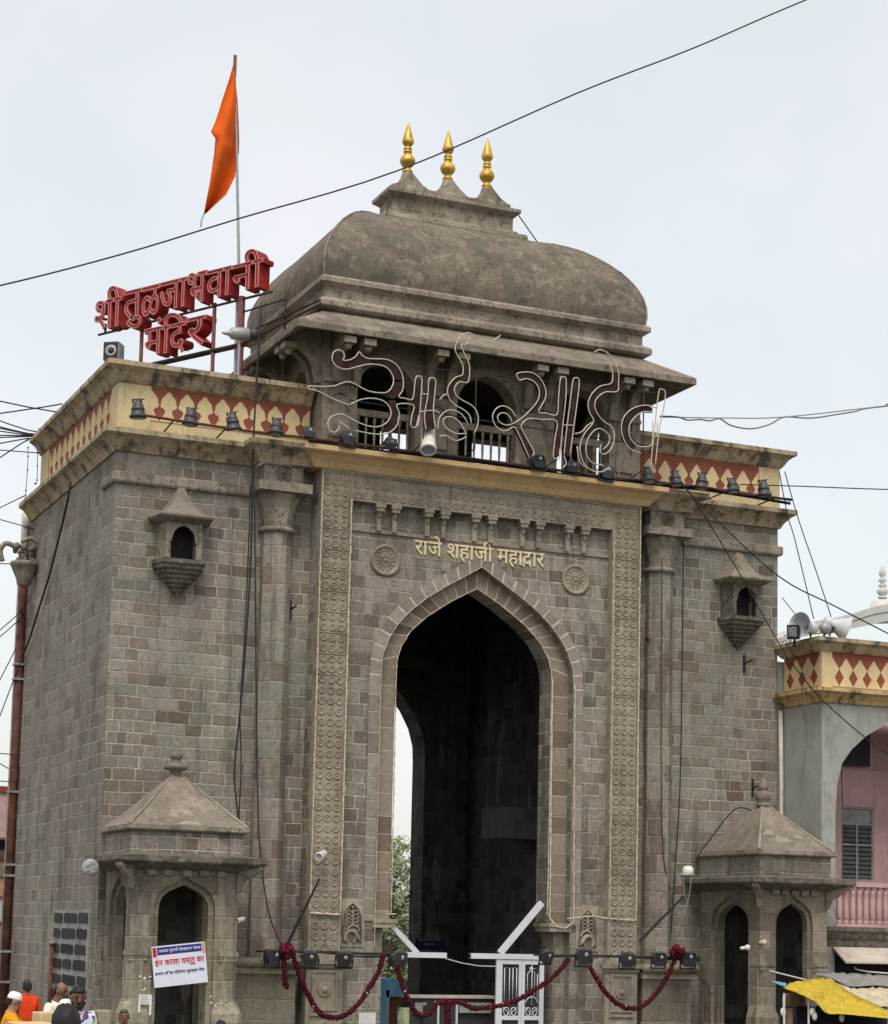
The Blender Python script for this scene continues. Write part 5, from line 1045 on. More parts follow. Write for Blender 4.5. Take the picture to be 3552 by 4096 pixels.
# security booth / frame seen low in the passage
T = thing('security_barrier', 'pale topped barrier with panels and posts standing low in the gate opening', 'barrier', (7.7, .7, 0)); y = .62
a = Qy(1640, 3988, y); b = Qy(1986, 3988, y); mb = MB(); mb.box(a.x, b.x, y, y+.5, a.z-.02, a.z+.035); mb.build('barrier_top', 'plank_cream', T)
mb = MB()
for u in (1752, 1826): q = Qy(u, 4040, y); mb.box(q.x-.02, q.x+.02, y-.03, y+.02, .0, a.z-.12)
mb.build('barrier_post', 'white_steel', T)
mb = MB(); q0, q1 = Qy(1590, 4030, y), Qy(1636, 4090, y); mb.box(q0.x, q1.x, y-.02, y, .2, q0.z); mb.build('barrier_poster', 'poster_green', T)
mb = MB(); q0, q1 = Qy(1660, 4010, y), Qy(1695, 4060, y); mb.box(q0.x, q1.x+.05, y-.02, y, q1.z, q0.z); q0, q1 = Qy(1836, 4010, y), Qy(1962, 4052, y); mb.box(q0.x, q1.x, y-.03, y, q1.z, q0.z); mb.mat = 1; q0, q1 = Qy(1690, 4020, y), Qy(1740, 4090, y); mb.box(q0.x, q1.x, y-.025, y, .1, q0.z); mb.build('barrier_panel', ['grey_cement', 'black_metal'], T)
mb = MB(); mb.box(a.x, b.x, y+.05, y+.45, .05, a.z-.02); mb.build('barrier_body', 'dark_stone', T)
# market stall with blue sheet seen through the rear arch
T = thing('blue_stall', 'stall with a bright blue plastic roof seen through the far end of the arch', 'stall', (11.2, 11.6, 0)); y = 11.5
a = Qy(1516, 3990, y); b = Qy(1625, 3950, y); mb = MB(); 
mb.prism([(a.x-.3, a.z+.16), (a.x-.3, a.z+.52), (a.x+.5, a.z+.50), (b.x, b.z+.04), (b.x+.1, b.z-.22), (a.x, a.z)], MY, y, y+1.4); mb.box(a.x-.3, a.x+.2, y-.02, y, 0, a.z+.1); mb.build('stall_roof', 'blue_sheet', T)
mb = MB(); mb.box(a.x+.2, a.x+.3, y, y+.1, 0, a.z+.2); mb.box(b.x, b.x+.08, y, y+.1, 0, a.z+.2); mb.build('stall_post', 'white_steel', T)
mb = MB(); mb.box(a.x+.3, b.x, y+.3, y+1.2, 0, .8); mb.build('stall_counter', 'wood', T)
# trees behind
def tree(x, y, h, rad, label, n, seed, low=.2):
    rnd = random.Random(seed); T = thing('broadleaf_tree', label, 'tree', (x, y, 0), 'trees seen through the arch'); mb = MB(); mb.smooth = True
    mb.tube([(x, y, -.2), (x+.1, y, h*.25), (x-.05, y+.1, h*.5), (x+.1, y, h*.85)], [.26, .2, .13, .04], 8)
    limbs = []
    for i in range(9):
        a = rnd.uniform(0, 6.28); z0 = h*rnd.uniform(low, .7); e = Vector((x+rad*.75*math.cos(a), y+rad*.75*math.sin(a), z0+h*rnd.uniform(.08, .25))); limbs.append(e); mb.tube([(x, y, z0), Vector((x, y, z0)).lerp(e, .5)+Vector((0, 0, .2)), e], [.09, .06, .02], 6)
    mb.build('trunk', 'bark', T); mb = MB()
    cl = []
    for i in range(46):
        t = rnd.uniform(low*.6, 1.); rr = rad*math.sin(math.pi*min(.97, max(.08, (t-low*.5)/(1.05-low*.5))))**.6; a = rnd.uniform(0, 6.28); r_ = rr*math.sqrt(rnd.random()); cl.append((Vector((x+r_*math.cos(a), y+r_*math.sin(a), h*t)), rnd.uniform(.35, .7)))
    for i in range(n):
        c, s = rnd.choice(cl); p = c+Vector((rnd.gauss(0, s*.5), rnd.gauss(0, s*.5), rnd.gauss(0, s*.42))); u_ = Vector((rnd.gauss(0, 1), rnd.gauss(0, 1), rnd.gauss(0, 1))).normalized(); v_ = u_.orthogonal().normalized(); q = rnd.uniform(.06, .12)
        mb.add([p-u_*q, p+v_*q*.5, p+u_*q, p-v_*q*.5], [(0, 1, 2, 3)])
    return mb.build('crown', 'leaf', T)
tree(15.1, 22, 4.9, 1.3, 'pale green leafy tree seen through the far arch, nearest the left jamb', 5200, 4, .1); tree(16.8, 27, 5.6, 1.8, 'green tree standing farther back, half behind the dark jamb of the far arch', 5200, 9, .1); tree(14.4, 27, 3.6, 1.6, 'low green tree behind the blue stall roof', 4200, 12, .05)

# ------------------------------------------------------------------ the two storey building on the right
BX, BYF = 15.70, -1.60; BXR, BYB = 21.2, 5.
RB = thing('loggia_building', 'two storey building with pale green walls, pink arched loggia and yellow and red parapet', 'building', (18.5, -1.2, 0))
la = [(2.05, 5.3), (2.0, 6.0), (1.87, 6.48), (1.63, 6.79), (1.24, 7.12), (.66, 7.44), (.3, 7.58), (0, 7.66)]; lcx = 18.11
mb = MB(); arch_wall(mb, BX, BXR, 2.45, 7.85, [arch_pts(lcx, 0, 2.45, la)], MY, BYF, BYF+.35); mb.box(BX, BX+.3, BYF+.35, -.05, -.2, 7.85); mb.box(BXR-.3, BXR, BYF+.35, BYB, -.2, 7.85); mb.box(BX, BX+.34, BYF, BYF+.35, -.2, 2.45)
mb.build('green_wall', 'green_grey_paint', RB)
wz0, wz1, wx0, wx1 = 3.96, 5.69, 17.55, 18.46; wy = .32
mb = MB(); mb.prism([(BX+.3, 2.6), (BXR-.3, 2.6), (BXR-.3, 7.7), (BX+.3, 7.7)][:2]+[(BXR-.3, 7.7), (BX+.3, 7.7)], MY, wy+.12, wy+.3)
mb.box(BX+.3, wx0, wy, wy+.12, 2.6, 6.55); mb.box(wx1, BXR-.3, wy, wy+.12, 2.6, 6.55); mb.box(wx0, wx1, wy, wy+.12, wz1, 6.55); mb.box(wx0, wx1, wy, wy+.12, 2.6, wz0); mb.build('pink_wall', 'pink_paint', RB)
mb = MB(); mb.box(17.5, 18.35, wy-.02, wy-.001, 6.65, 7.6); mb.build('loggia_opening', 'black_metal', RB)
mb = MB(); mb.box(BX+.3, BXR-.3, BYF+.35, wy, 7.7, 7.8); mb.build('loggia_ceiling', 'pink_paint', RB)
mb = MB(); e = .045
mb.box(wx0, wx0+e, wy+.02, wy+.09, wz0, wz1); mb.box(wx1-e, wx1, wy+.02, wy+.09, wz0, wz1); mb.box(wx0+e, wx1-e, wy+.02, wy+.09, wz1-e, wz1); mb.box(wx0+e, wx1-e, wy+.02, wy+.09, wz0, wz0+e); wm = (wx0+wx1)/2
for z in (5.28, 4.80): mb.box(wx0+e, wx1-e, wy+.02, wy+.09, z-.02, z+.02)
mb.box(wm-.025, wm+.025, wy+.015, wy+.085, wz0+e, 5.26); WF = mb.build('window', 'grey_cement', RB)
mb = MB(); mb.box(wx0+e, wx1-e, wy+.06, wy+.075, 5.3, wz1-e); mb.build('window_panel', 'grey_cement', WF)
mb = MB()
for (a, b) in ((wx0+e, wm-.025), (wm+.025, wx1-e)):
    z = wz0+e+.03
    while z < 5.22:
        mb.prism([(wy+.03, z), (wy+.035, z-.004), (wy+.085, z+.095), (wy+.08, z+.099)], MX, a, b); z += .105
mb.build('louvre_slat', 'louvre', WF); mb = MB(); mb.box(wx0+.02, wx1-.02, wy+.10, wy+.118, wz0+.02, wz1-.02); mb.build('window_dark_pane', 'glass_dark', WF)
# balcony
mb = MB(); mb.box(BX+.36, BXR, BYF-.06, BYF+.12, 3.76, 3.86); mb.box(BX+.36, BXR, BYF-.04, BYF+.1, 2.88, 2.94); mb.build('balcony_rail', 'pink_paint', RB)
x = BX+.48
while x < BXR-.2:
    mb = MB(); mb.smooth = True; mb.lathe((x, BYF+.03, 2.94), [(.055, 0), (.055, .05), (.035, .07), (.05, .10), (.07, .14), (.062, .35), (.058, .55), (.055, .66), (.07, .69), (.045, .73), (.035, .76), (.06, .79), (.06, .82)], 10); mb.build('balcony_baluster', 'pink_paint', RB); x += .175
mb = MB(); pr = [(0, 2.45), (.03, 2.45), (.04, 2.58), (.08, 2.62), (.12, 2.74), (.16, 2.78), (.16, 2.87), (0, 2.87)]; run_profile(mb, [(BX, -.05), (BX, BYF), (BXR, BYF)], pr); mb.box(BX+.3, BXR-.3, BYF+.35, wy, 2.5, 2.62); mb.build('balcony_ledge', 'grime_stone', RB)
mb = MB(); mb.prism([(BYF, 2.44), (BYF-.5, 2.12), (BYF-.5, 2.08), (BYF, 2.38)], MX, BX+.28, BXR); mb.build('plank_awning', 'plank_cream', RB)
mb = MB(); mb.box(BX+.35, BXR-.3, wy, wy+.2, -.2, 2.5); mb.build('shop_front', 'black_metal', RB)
# parapet
pc3 = [(0, 7.82), (.05, 7.82), (.08, 7.90), (.16, 8.0), (.26, 8.05), (.26, 8.12), (0, 8.16)]
mb = MB(); run_profile(mb, [(BX+.4, -.06), (BX, -.06), (BX, BYF), (BXR, BYF)], pc3); mb.build('building_cornice', 'ochre_stained', RB)
mb = MB(); mb.box(BX+.03, BX+.3, BYF+.03, -.05, 8.15, 8.98); mb.box(BX+.3, BXR, BYF+.03, BYF+.3, 8.15, 8.98); mb.box(BX, BX+.28, BYF, BYF+.03, 8.15, 8.98); mb.box(BX, BX+.03, BYF+.03, BYF+.08, 8.15, 8.98); mb.build('building_parapet', 'cream_paint', RB)
for args in ((BX+.29, BXR, 8.2, 8.97, MY, BYF+.029, -1, .37, 'diamond', .82), (BYF+.09, -.08, 8.2, 8.97, MX, BX+.029, -1, .48, 'diamond', .88)):
    mr, mc = MB(), MB(); panel(mr, mc, *args); mr.build('red_diamond_panel', 'brick_red_paint', RB); mc.build('cream_pattern', 'cream_paint', RB)
mb = MB(); mb.box(W+.02, BX+.3, .0, 3., -.2, 8.9); mb.build('side_wall', 'green_grey_paint', RB)
pk3 = [(-.28, 8.96), (.02, 8.96), (.06, 9.0), (.14, 9.12), (.22, 9.17), (.22, 9.26), (-.28, 9.30)]
mb = MB(); run_profile(mb, [(BX+.4, -.06), (BX, -.06), (BX, BYF), (BXR, BYF)], pk3); mb.build('building_coping', 'coping_paint', RB)
mb = MB(); mb.box(BX+.28, BXR, BYF+.3, -.05, 8.0, 8.2); mb.build('flat_roof', 'grey_cement', RB)
mb = MB(); mb.smooth = True; mb.tube([(BX-.09, -.10, 7.75), (BX-.08, -.12, 6.), (BX-.08, -.12, 0)], .05, 7); mb.build('rain_pipe', 'pvc_white', RB)
# loudspeakers on its roof
def horn(c, d, s, label):
    d = Vector(d).normalized(); T = thing('horn_loudspeaker', label, 'loudspeaker', c); mb = MB(); mb.smooth = True
    mb.lathe(c, [(.06*s, -.36*s), (.13*s, -.34*s), (.15*s, -.22*s), (.12*s, -.16*s), (.14*s, -.10*s), (.19*s, 0), (.245*s, .12*s), (.30*s, .22*s), (.31*s, .235*s), (.30*s, .232*s), (.24*s, .13*s), (.18*s, .02*s), (.10*s, -.06*s), (0, -.06*s)], 22, d); mb.build('horn_bell', 'horn_grey', T)
    mb = MB(); mb.smooth = True; mb.lathe(Vector(c), [(.035*s, -.06*s), (.05*s, .0), (.03*s, .06*s), (0, .07*s)], 10, d); mb.build('horn_core', 'grey_metal', T)
    mb = MB(); mb.tube([Vector(c)-d*.2*s, Vector(c)-d*.2*s-Vector((0, 0, .3*s))], .025, 6); mb.build('horn_stand', 'black_metal', T)
hy = BYF+.15
horn(Qy(3222, 2506, hy), (-.94, -.34, .04), .95, 'large grey horn loudspeaker facing left on the corner of the roof'); horn(Qy(3352, 2505, hy+.25), (.90, -.42, -.35), .98, 'grey horn loudspeaker facing right on the roof edge')
p = Qy(3300, 2512, hy+.1); T = thing('speaker_driver', 'small round grey driver unit between the two horn loudspeakers', 'loudspeaker', p); mb = MB(); mb.smooth = True; mb.lathe(p, [(.03, -.16), (.12, -.14), (.135, 0), (.10, .12), (.03, .15)], 14, (-.7, -.6, .1)); mb.build('driver_can', 'grey_metal', T); mb = MB(); mb.tube([p, p+Vector((.25, .1, -.05)), p+Vector((.3, .1, .06))], .045, 6); mb.tube([p, p+Vector((0, .05, -.28))], .03, 5); mb.build('driver_clamp', 'black_metal', T)
p = Qy(3172, 2528, hy); T = thing('roof_floodlight', 'black floodlight with a pale square glass at the roof corner beside the horns', 'floodlight', p)
mb = MB(); u_ = Vector((.5, -.86, .0)).normalized(); w2 = Vector((-.1, -.1, 1)).normalized(); n_ = u_.cross(w2); mb.rings([[p+u_*a+w2*b+n_*0 for a, b in ((-.15, -.15), (.15, -.18), (.15, .15), (-.15, .17))], [p+u_*a*.6+w2*b*.6-n_*.2 for a, b in ((-.15, -.15), (.15, -.18), (.15, .15), (-.15, .17))]]); mb.build('lamp_housing', 'black_metal', T)
mb = MB(); mb.rings([[p+u_*a+w2*b+n_*q for a, b in ((-.11, -.09), (.09, -.11), (.09, .11), (-.11, .12))] for q in (.004, .012)]); mb.build('lamp_glass', 'grey_tarp', T); mb = MB(); mb.tube([p-n_*.1, p-n_*.1+Vector((.05, .1, -.3))], .03, 5); mb.build('lamp_stand', 'black_metal', T)
for u, v, s in ((3155, 2555, .12), (3135, 2545, .08)):
    pass
mb = MB(); rnd = random.Random(2)
for i in range(90):
    q = Qy(3150, 2560, BYF+.5)+Vector((rnd.gauss(0, .12), rnd.gauss(0, .1), abs(rnd.gauss(0, .09))-.1)); d = Vector((rnd.gauss(0, 1), rnd.gauss(0, 1), rnd.random())).normalized()*.06; s = d.orthogonal().normalized()*.015; mb.add([q-s, q+s, q+d], [(0, 1, 2)])
mb.build('roof_weed', 'bark', None, 'dry weed tuft at the left end of the yellow roof edge', 'weed', origin=Qy(3150, 2565, BYF+.5))

# ------------------------------------------------------------------ white temple roof behind
WT = thing('white_temple', 'white temple with a sweeping curved roof and ringed finial far right behind the loudspeakers', 'temple', (29.5, 15, 0)); 
topc = [(24.6, 11.9), (25.4, 12.35), (26.12, 12.62), (26.9, 12.80), (27.6, 13.0), (28.3, 13.27), (28.9, 13.42), (29.6, 13.5), (30.4, 13.5), (31.2, 13.42), (32., 13.15), (33, 12.8), (34, 12.6), (35.3, 11.9)]
botc = [(35.3, 11.7), (34, 12.3), (33, 12.5), (32, 12.7), (31.2, 12.95), (30.4, 13.05), (29.6, 13.02), (28.87, 12.86), (28.1, 12.66), (27.43, 12.48), (26.6, 12.34), (25.6, 12.1), (24.6, 11.7)]
mb = MB(); mb.prism(topc+botc, MY, 14, 14.9); mb.build('curved_roof', 'white_dome_paint', WT)
mb = MB(); tc_ = cr_([(x, 13.99, z-.30*(1-abs(x-30)/9)) for x, z in topc[2:-2]], 4); mb.tube(tc_, .018, 4); mb.build('roof_line', 'grey_cement', WT)
mb = MB(); mb.smooth = True; mb.lathe((Qy(3530, 2388, 15.2).x, 15.2, 13.1), [(.75, 0), (.70, .25), (.42, .42), (.36, .6), (.25, .66)], 18); mb.build('finial_base', 'white_dome_paint', WT)
mb = MB(); mb.smooth = True; f0 = Qy(3530, 2388, 15.2); mb.lathe((f0.x, 15.2, f0.z-.05), [(r_*.75, z_*.73) for r_, z_ in [(.2, 0), (.2, .08), (.13, .12), (.17, .17), (.25, .26), (.25, .36), (.15, .46), (.1, .5), (.2, .58), (.1, .66), (.09, .72), (.19, .82), (.09, .92), (.08, .98), (.14, 1.08), (.15, 1.2), (.05, 1.42), (.0, 1.56)]], 16); mb.build('temple_finial', 'white_dome_paint', WT)
mb = MB()
for x in (30.6, 33.4):
    for y in (14.4,): mb.box(x-.2, x+.2, y-.2, y+.2, -.2, 12.7)
mb.build('temple_pillar', 'white_dome_paint', WT); mb = MB(); mb.box(27.5, 35, 14.9, 19.7, -.2, 7.5); mb.build('temple_hall', 'white_dome_paint', WT)
# ------------------------------------------------------------------ house far left behind the tower
H = thing('far_house', 'far house of pink, cream and orange bands at the left edge behind the rusty pipe', 'house', (-3, 15, 0))
def band(name, z0, z1, m, out=0.): mb = MB(); mb.box(-12, .95, 14-out, 22, z0, z1); mb.build(name, m, H)
band('ground_wall', -.2, 2.55, 'wall_tan'); band('pale_wall', 2.55, 3.25, 'wall_pale'); band('orange_wall', 3.25, 3.75, 'wall_orange'); band('upper_wall', 3.75, 4.45, 'wall_tan'); band('roof_shadow_board', 4.45, 4.75, 'black_metal'); band('pink_parapet', 4.75, 5.95, 'wall_pink', .3); band('parapet_cap', 5.95, 6.1, 'brick_red_paint', .36); band('eave_trim', 4.70, 4.76, 'brick_red_paint', .36)
mb = MB()
for z in (2.56, 3.22, 3.76, 4.2): mb.box(-12, .96, 13.97, 14.0, z-.03, z+.03)
mb.build('wall_trim', 'brick_red_paint', H)
# ------------------------------------------------------------------ pipes and corbel on the left side of the tower
DP = thing('drain_pipe', 'long rusty drain pipe clamped to the far edge of the left tower side', 'pipe', (-.15, 8.2, 0)); mb = MB(); mb.smooth = True; mb.tube([(-.12, 8.15, 11.2), (-.12, 8.15, -.2)], .10, 10); mb.build('pipe_tube', 'rust_pipe', DP)
for z in (11.0, 8.6, 8.25, 5.6, 3.9, 3.65, 1.9, 1.2): mb = MB(); mb.box(-.25, -.014, 8.02, 8.28, z-.025, z+.025); mb.build('pipe_clamp', 'grey_cement', DP)
GP = thing('grey_pipe', 'thin grey pipe running up the far left corner beside the rusty drain pipe', 'pipe', (-.1, 8.6, 0)); mb = MB(); mb.smooth = True; mb.tube([(-.12, 8.55, 10.6), (-.12, 8.55, -.2)], .05, 8); mb.build('pipe_tube', 'grey_cement', GP)
mb = MB(); mb.smooth = True; mb.tube([(-.10, 8.3, 12.25), (-.10, 8.3, 11.15)], .09, 10); mb.build('spout_pipe', 'pvc_white', None, 'short cream pipe below the cornice at the far left edge', 'pipe', origin=(-.1, 8.3, 11.15))
CB = thing('carved_corbel', 'weathered carved corbel jutting out at the upper far left corner', 'corbel', (-.4, 8.5, 10.4)); mb = MB(); mb.smooth = True
c = Qx(100, 2245, -.28); mb.lathe(c+Vector((0, 0, -.36)), [(.05, -.26), (.16, -.20), (.19, -.05), (.26, .10), (.31, .22), (.34, .26), (.34, .33), (.2, .36)], 9); mb.build('corbel_bowl', 'plain_stone', CB)
mb = MB(); mb.smooth = True; rnd = random.Random(11)
for i in range(16): mb.ball(c+Vector((rnd.uniform(-.26, .22), rnd.uniform(-.2, .2), rnd.uniform(-.02, .34))), rnd.uniform(.05, .11), 7, 5)
mb.tube(cr_([c+Vector((-.2, 0, .3)), c+Vector((-.45, 0, .38)), c+Vector((-.58, 0, .2)), c+Vector((-.52, 0, -.05))]), .06, 6); mb.tube(cr_([c+Vector((-.1, 0, .45)), c+Vector((.1, 0, .55)), c+Vector((.3, 0, .45))]), .05, 6); mb.build('corbel_carving', 'plain_stone', CB)
mb = MB(); mb.smooth = True; a = Qx(208, 3775, -.12); mb.tube([(-.12, a.y, a.z), (-.12, a.y, -.2)], .045, 8); mb.mat = 1; mb.lathe((-.12, a.y, a.z), [(.05, -.02), (.08, 0), (.08, .04), (.0, .07)], 10); mb.build('rusty_pipe', ['rust_pipe', 'grey_cement'], None, 'short rusty pipe with a pale cap beside the dark blocked opening', 'pipe', origin=(-.12, a.y, 0))
p = Qd(455, 1412, 41.2); p = Qy(455, 1412, 1.2); T = thing('box_speaker', 'grey box speaker with a round front standing on the left parapet coping', 'speaker', (p.x, p.y, 13.85)); u_ = Vector((.80, -.55, 0)).normalized(); n_ = Vector((-.55, -.80, 0)).normalized(); mb = MB(); mb.obox(p, u_*.17, n_*.17, (0, 0, .2)); mb.build('speaker_box', 'grey_cement', T, bevel=.015)
fcx = p+n_*.171; mb = MB(); mb.obox(fcx, u_*.155, n_*.003, (0, 0, .185)); mb.mat = 1; mb.smooth = True; mb.lathe(fcx+n_*.004, [(.125, 0), (.12, .02), (.07, .0)], 16, n_); mb.mat = 2; mb.lathe(fcx+n_*.005, [(.06, 0), (.03, .02), (0, .03)], 12, n_); mb.build('speaker_cone', ['black_metal', 'grey_metal', 'black_metal'], T); mb = MB(); mb.box(p.x+.1, p.x+.16, p.y-.1, p.y+.1, 13.80, p.z-.15); mb.box(p.x-.16, p.x-.1, p.y-.1, p.y+.1, 13.80, p.z-.15); mb.build('speaker_stand', 'grey_metal', T)
p = Vector((2.75, .9, 0)); q = Qy(958, 1335, .9); T = thing('small_horn', 'pale grey horn loudspeaker lying behind the sign post on the roof', 'loudspeaker', q); mb = MB(); mb.smooth = True; mb.lathe(q, [(.02, -.40), (.04, -.34), (.05, -.26), (.10, -.20), (.13, -.17), (.14, .18), (.10, .22)], 14, (1, .1, .12)); mb.mat = 1; mb.lathe(q, [(.05, .22), (.12, .26), (.13, .38), (.05, .44)], 12, (1, .1, .12)); mb.build('horn_bell', ['grey_metal', 'dark_bronze'], T); mb = MB(); mb.tube([q, (q.x, q.y, 12.4)], .03, 5); mb.build('horn_stand', 'grey_metal', T)
# ------------------------------------------------------------------ overhead cables
TH = .013
def ppts(pts, y): return [Qy(u, v, y if not isinstance(y, (list, tuple)) else y[i]) for i, (u, v) in enumerate(pts)]
cable([Qy(-900, 1330, -2.5), Qy(-60, 1156, -3), Qy(480, 1019, -3), Qy(950, 876, -3.3), Qy(1590, 683, -3.6), Qy(2310, 372, -4), Qy(2780, 190, -4.3), Qy(3290, -28, -4.6), Qy(4600, -560, -5.2)], .016, label='long black cable crossing the whole sky in front of the finials')
cable(ppts([(2640, 1668), (2900, 1672), (3140, 1668), (3552, 1622), (3700, 1605), (5200, 1500)], -.5), TH, mat='pale_cable', label='thin straight cable going right from the last outline letter')
cable(ppts([(2640, 1665), (2710, 1668), (2750, 1680), (2800, 1678), (2840, 1683), (2880, 1675), (2920, 1700), (2980, 1714), (3030, 1712), (3085, 1695), (3140, 1668), (3250, 1672), (3400, 1650), (3700, 1612), (5200, 1520)], -.52), .018, mat='pale_cable', label='wavy grey cable sagging to the right of the last outline letter')
cable(ppts([(2960, 1938), (3200, 1945), (3720, 1962), (5200, 1990)], -.6), .014, label='horizontal cable leaving the right end of the parapet')
cable(ppts([(2740, 1952), (2830, 2045), (3113, 2304), (3350, 2430), (3700, 2610)], [-1.1, -1.3, -1.8, -2.0, -2.4]), .016, label='thick black cable slanting from the lamp rail to the right edge')
cable(ppts([(2750, 1956), (2946, 2272), (3120, 2580), (3220, 2720), (3300, 2810), (3470, 2957), (3700, 3120)], [-1.1, -1.2, -1.5, -1.7, -1.75, -1.9, -2.2]), .014, label='black cable slanting across the right wing past the oriel niche')
cable(ppts([(3117, 1886), (3150, 2060), (3180, 2160), (3255, 2475)], -.4), TH, label='left one of two thin cables hanging from the right parapet corner')
cable(ppts([(3139, 1886), (3195, 2080), (3270, 2300), (3332, 2490)], -.45), TH, label='right one of two thin cables hanging from the right parapet corner')
cable(ppts([(3128, 2390), (3160, 2430), (3215, 2500)], -1.), .010, label='short thin cable coming down to the roof floodlight')
cable(ppts([(1045, 1233), (1027, 1517), (1012, 1800), (1010, 1935), (1000, 2300), (972, 2720), (945, 2990), (938, 3120), (955, 3285)], [-.35, -.4, -.55, -.5, -.5, -.45, -.4, -.4, -.45]), .02, label='black cable dropping from the red sign down the left column')
cable(ppts([(1002, 1940), (990, 2300), (975, 2600), (960, 2850), (965, 3060), (955, 3280)], -.3), .014, label='thin cable beside the left column, leftmost of its bundle')
cable(ppts([(1018, 1940), (1022, 2400), (1030, 3150), (1042, 3420), (1075, 3650), (1128, 3785)], [-.5, -.5, -.5, -.6, -.8, -1.1]), .016, label='cable running down the left column to the flower knot')
cable([Qx(u, v, -.42 if i < 2 else -.1) for i, (u, v) in enumerate(((283, 1926), (262, 2040), (200, 2290), (160, 2420), (124, 2537), (100, 2600), (78, 2642)))], .025, label='thick black cable looping down the left side of the tower')
cable(ppts([(2735, 2172), (2728, 2700), (2722, 3100), (2705, 3420), (2680, 3780)], -.12), .014, label='long thin cable down the right wing from the string course')
cable(ppts([(2648, 2230), (2645, 3000), (2652, 3400), (2680, 3560)], [-.48, -.48, -.45, -.3]), .012, label='thin cable down the front of the right column')
cable(ppts([(2765, 3510), (2752, 3600), (2700, 3750)], -2.4), .012, mat='pale_cable', label='pale wire hanging from the domed lamp')
cable(ppts([(2735, 3510), (2737, 3585), (2758, 3605)], -2.4), .011, mat='pale_cable', label='short pale wire loop below the domed lamp')
cable(ppts([(2755, 3860), (2800, 3910), (2830, 3940), (2838, 3980)], -1.1), .012, label='thin wire trailing from the last low floodlight')
cable(ppts([(2790, 3425), (2830, 3370), (2935, 3240), (3005, 3240)], -1.8), .016, label='black cable over the left slope of the right kiosk roof')
cable(ppts([(3275, 2860), (3287, 3060), (3308, 3260), (3308, 3420), (3330, 3520)], -1.35), .014, label='cable hanging down the corner of the pale green wall')
cable(ppts([(3305, 2870), (3310, 3130)], -1.32), .010, label='thin straight cable on the pale green wall beside the arch')
cable(ppts([(3360, 2860), (3370, 3220)], -1.3), .010, label='thin cable in front of the pink wall edge')
cable(ppts([(3215, 2765), (3240, 2900), (3254, 2960)], -1.35), .010, mat='pale_cable', label='short pale wire on the pale green wall')
for i, (a, b) in enumerate((((3065, 2600), (3075, 2650)),)): pass
lw = [((-60, 1590), (110, 1628), (250, 1622), 'upper sagging cable at the left edge above the bundle'), ((-60, 1662), (60, 1645), (250, 1615), 'rising cable at the left edge above the bundle'), ((-60, 1660), (40, 1698), (160, 1714), 'topmost cable of the bundle at the left tower corner'), ((-60, 1690), (40, 1718), (158, 1724), 'second cable of the bundle at the left tower corner'), ((-60, 1700), (50, 1724), (150, 1730), 'third cable of the bundle at the left tower corner'), ((-60, 1715), (50, 1732), (145, 1734), 'fourth cable of the bundle at the left tower corner'), ((-60, 1740), (50, 1742), (140, 1740), 'fifth cable of the bundle at the left tower corner'), ((-60, 1752), (50, 1748), (130, 1748), 'lowest flat cable of the bundle at the left tower corner'), ((-60, 1785), (30, 1768), (115, 1755), 'cable rising to the bundle from below at the left edge'), ((-60, 1870), (30, 1810), (108, 1764), 'steep thin cable below the bundle at the left edge'), ((-60, 1796), (50, 1804), (152, 1813), 'nearly level cable between the two left cornices'), ((-60, 2060), (30, 2016), (86, 1990), 'cable rising to the lower left cornice end'), ((-60, 2062), (50, 2092), (104, 2110), 'cable falling to the tower edge below the left cornice'), ((-60, 2254), (20, 2255), (62, 2256), 'level cable meeting the carved corbel'), ((-60, 2570), (20, 2503), (82, 2437), 'upper of two parallel cables rising to the left tower edge'), ((-60, 2596), (20, 2530), (84, 2452), 'lower of two parallel cables rising to the left tower edge'), ((-60, 2830), (20, 2680), (72, 2540), 'steep cable rising to the middle of the left tower edge'), ((-60, 3020), (20, 2810), (76, 2660), 'lowest steep cable rising to the left tower edge'), ((-60, 3010), (10, 3015), (60, 3017), 'short level cable above the far pink house'), ((-60, 3020), (10, 3060), (42, 3085), 'short falling cable above the far pink house'), ((-60, 3120), (10, 3125), (50, 3129), 'cable just above the far pink house parapet')]
for a, b, c, lab in lw:
    a = (a[0]+(a[0]-b[0])*7, a[1]+(a[1]-b[1])*7); P = [Qx(c[0], c[1], -.2)]; y0 = max(4., min(8.6, P[0].y)); cable([Qy(*a, y0+4.5), Qy(*b, y0+.6), Qy(*c, y0)], .013 if 'bundle' not in lab else .016, label=lab)
for pts, lab in ((((112, 1790), (110, 1880), (98, 2030)), 'left string of tiny bulbs hanging at the far cornice end'), (((150, 1810), (148, 1920), (140, 1935)), 'right string of tiny bulbs hanging at the far cornice end')):
    P = cr_([Qx(u, v, -.35) for u, v in pts], 6); mb = MB(); mb.tube(P, .008, 4)
    for p in P[::3]: mb.ball(p, .022, 6, 4)
    mb.build('bulb_string', 'cable', None, lab, 'string light', origin=P[0])
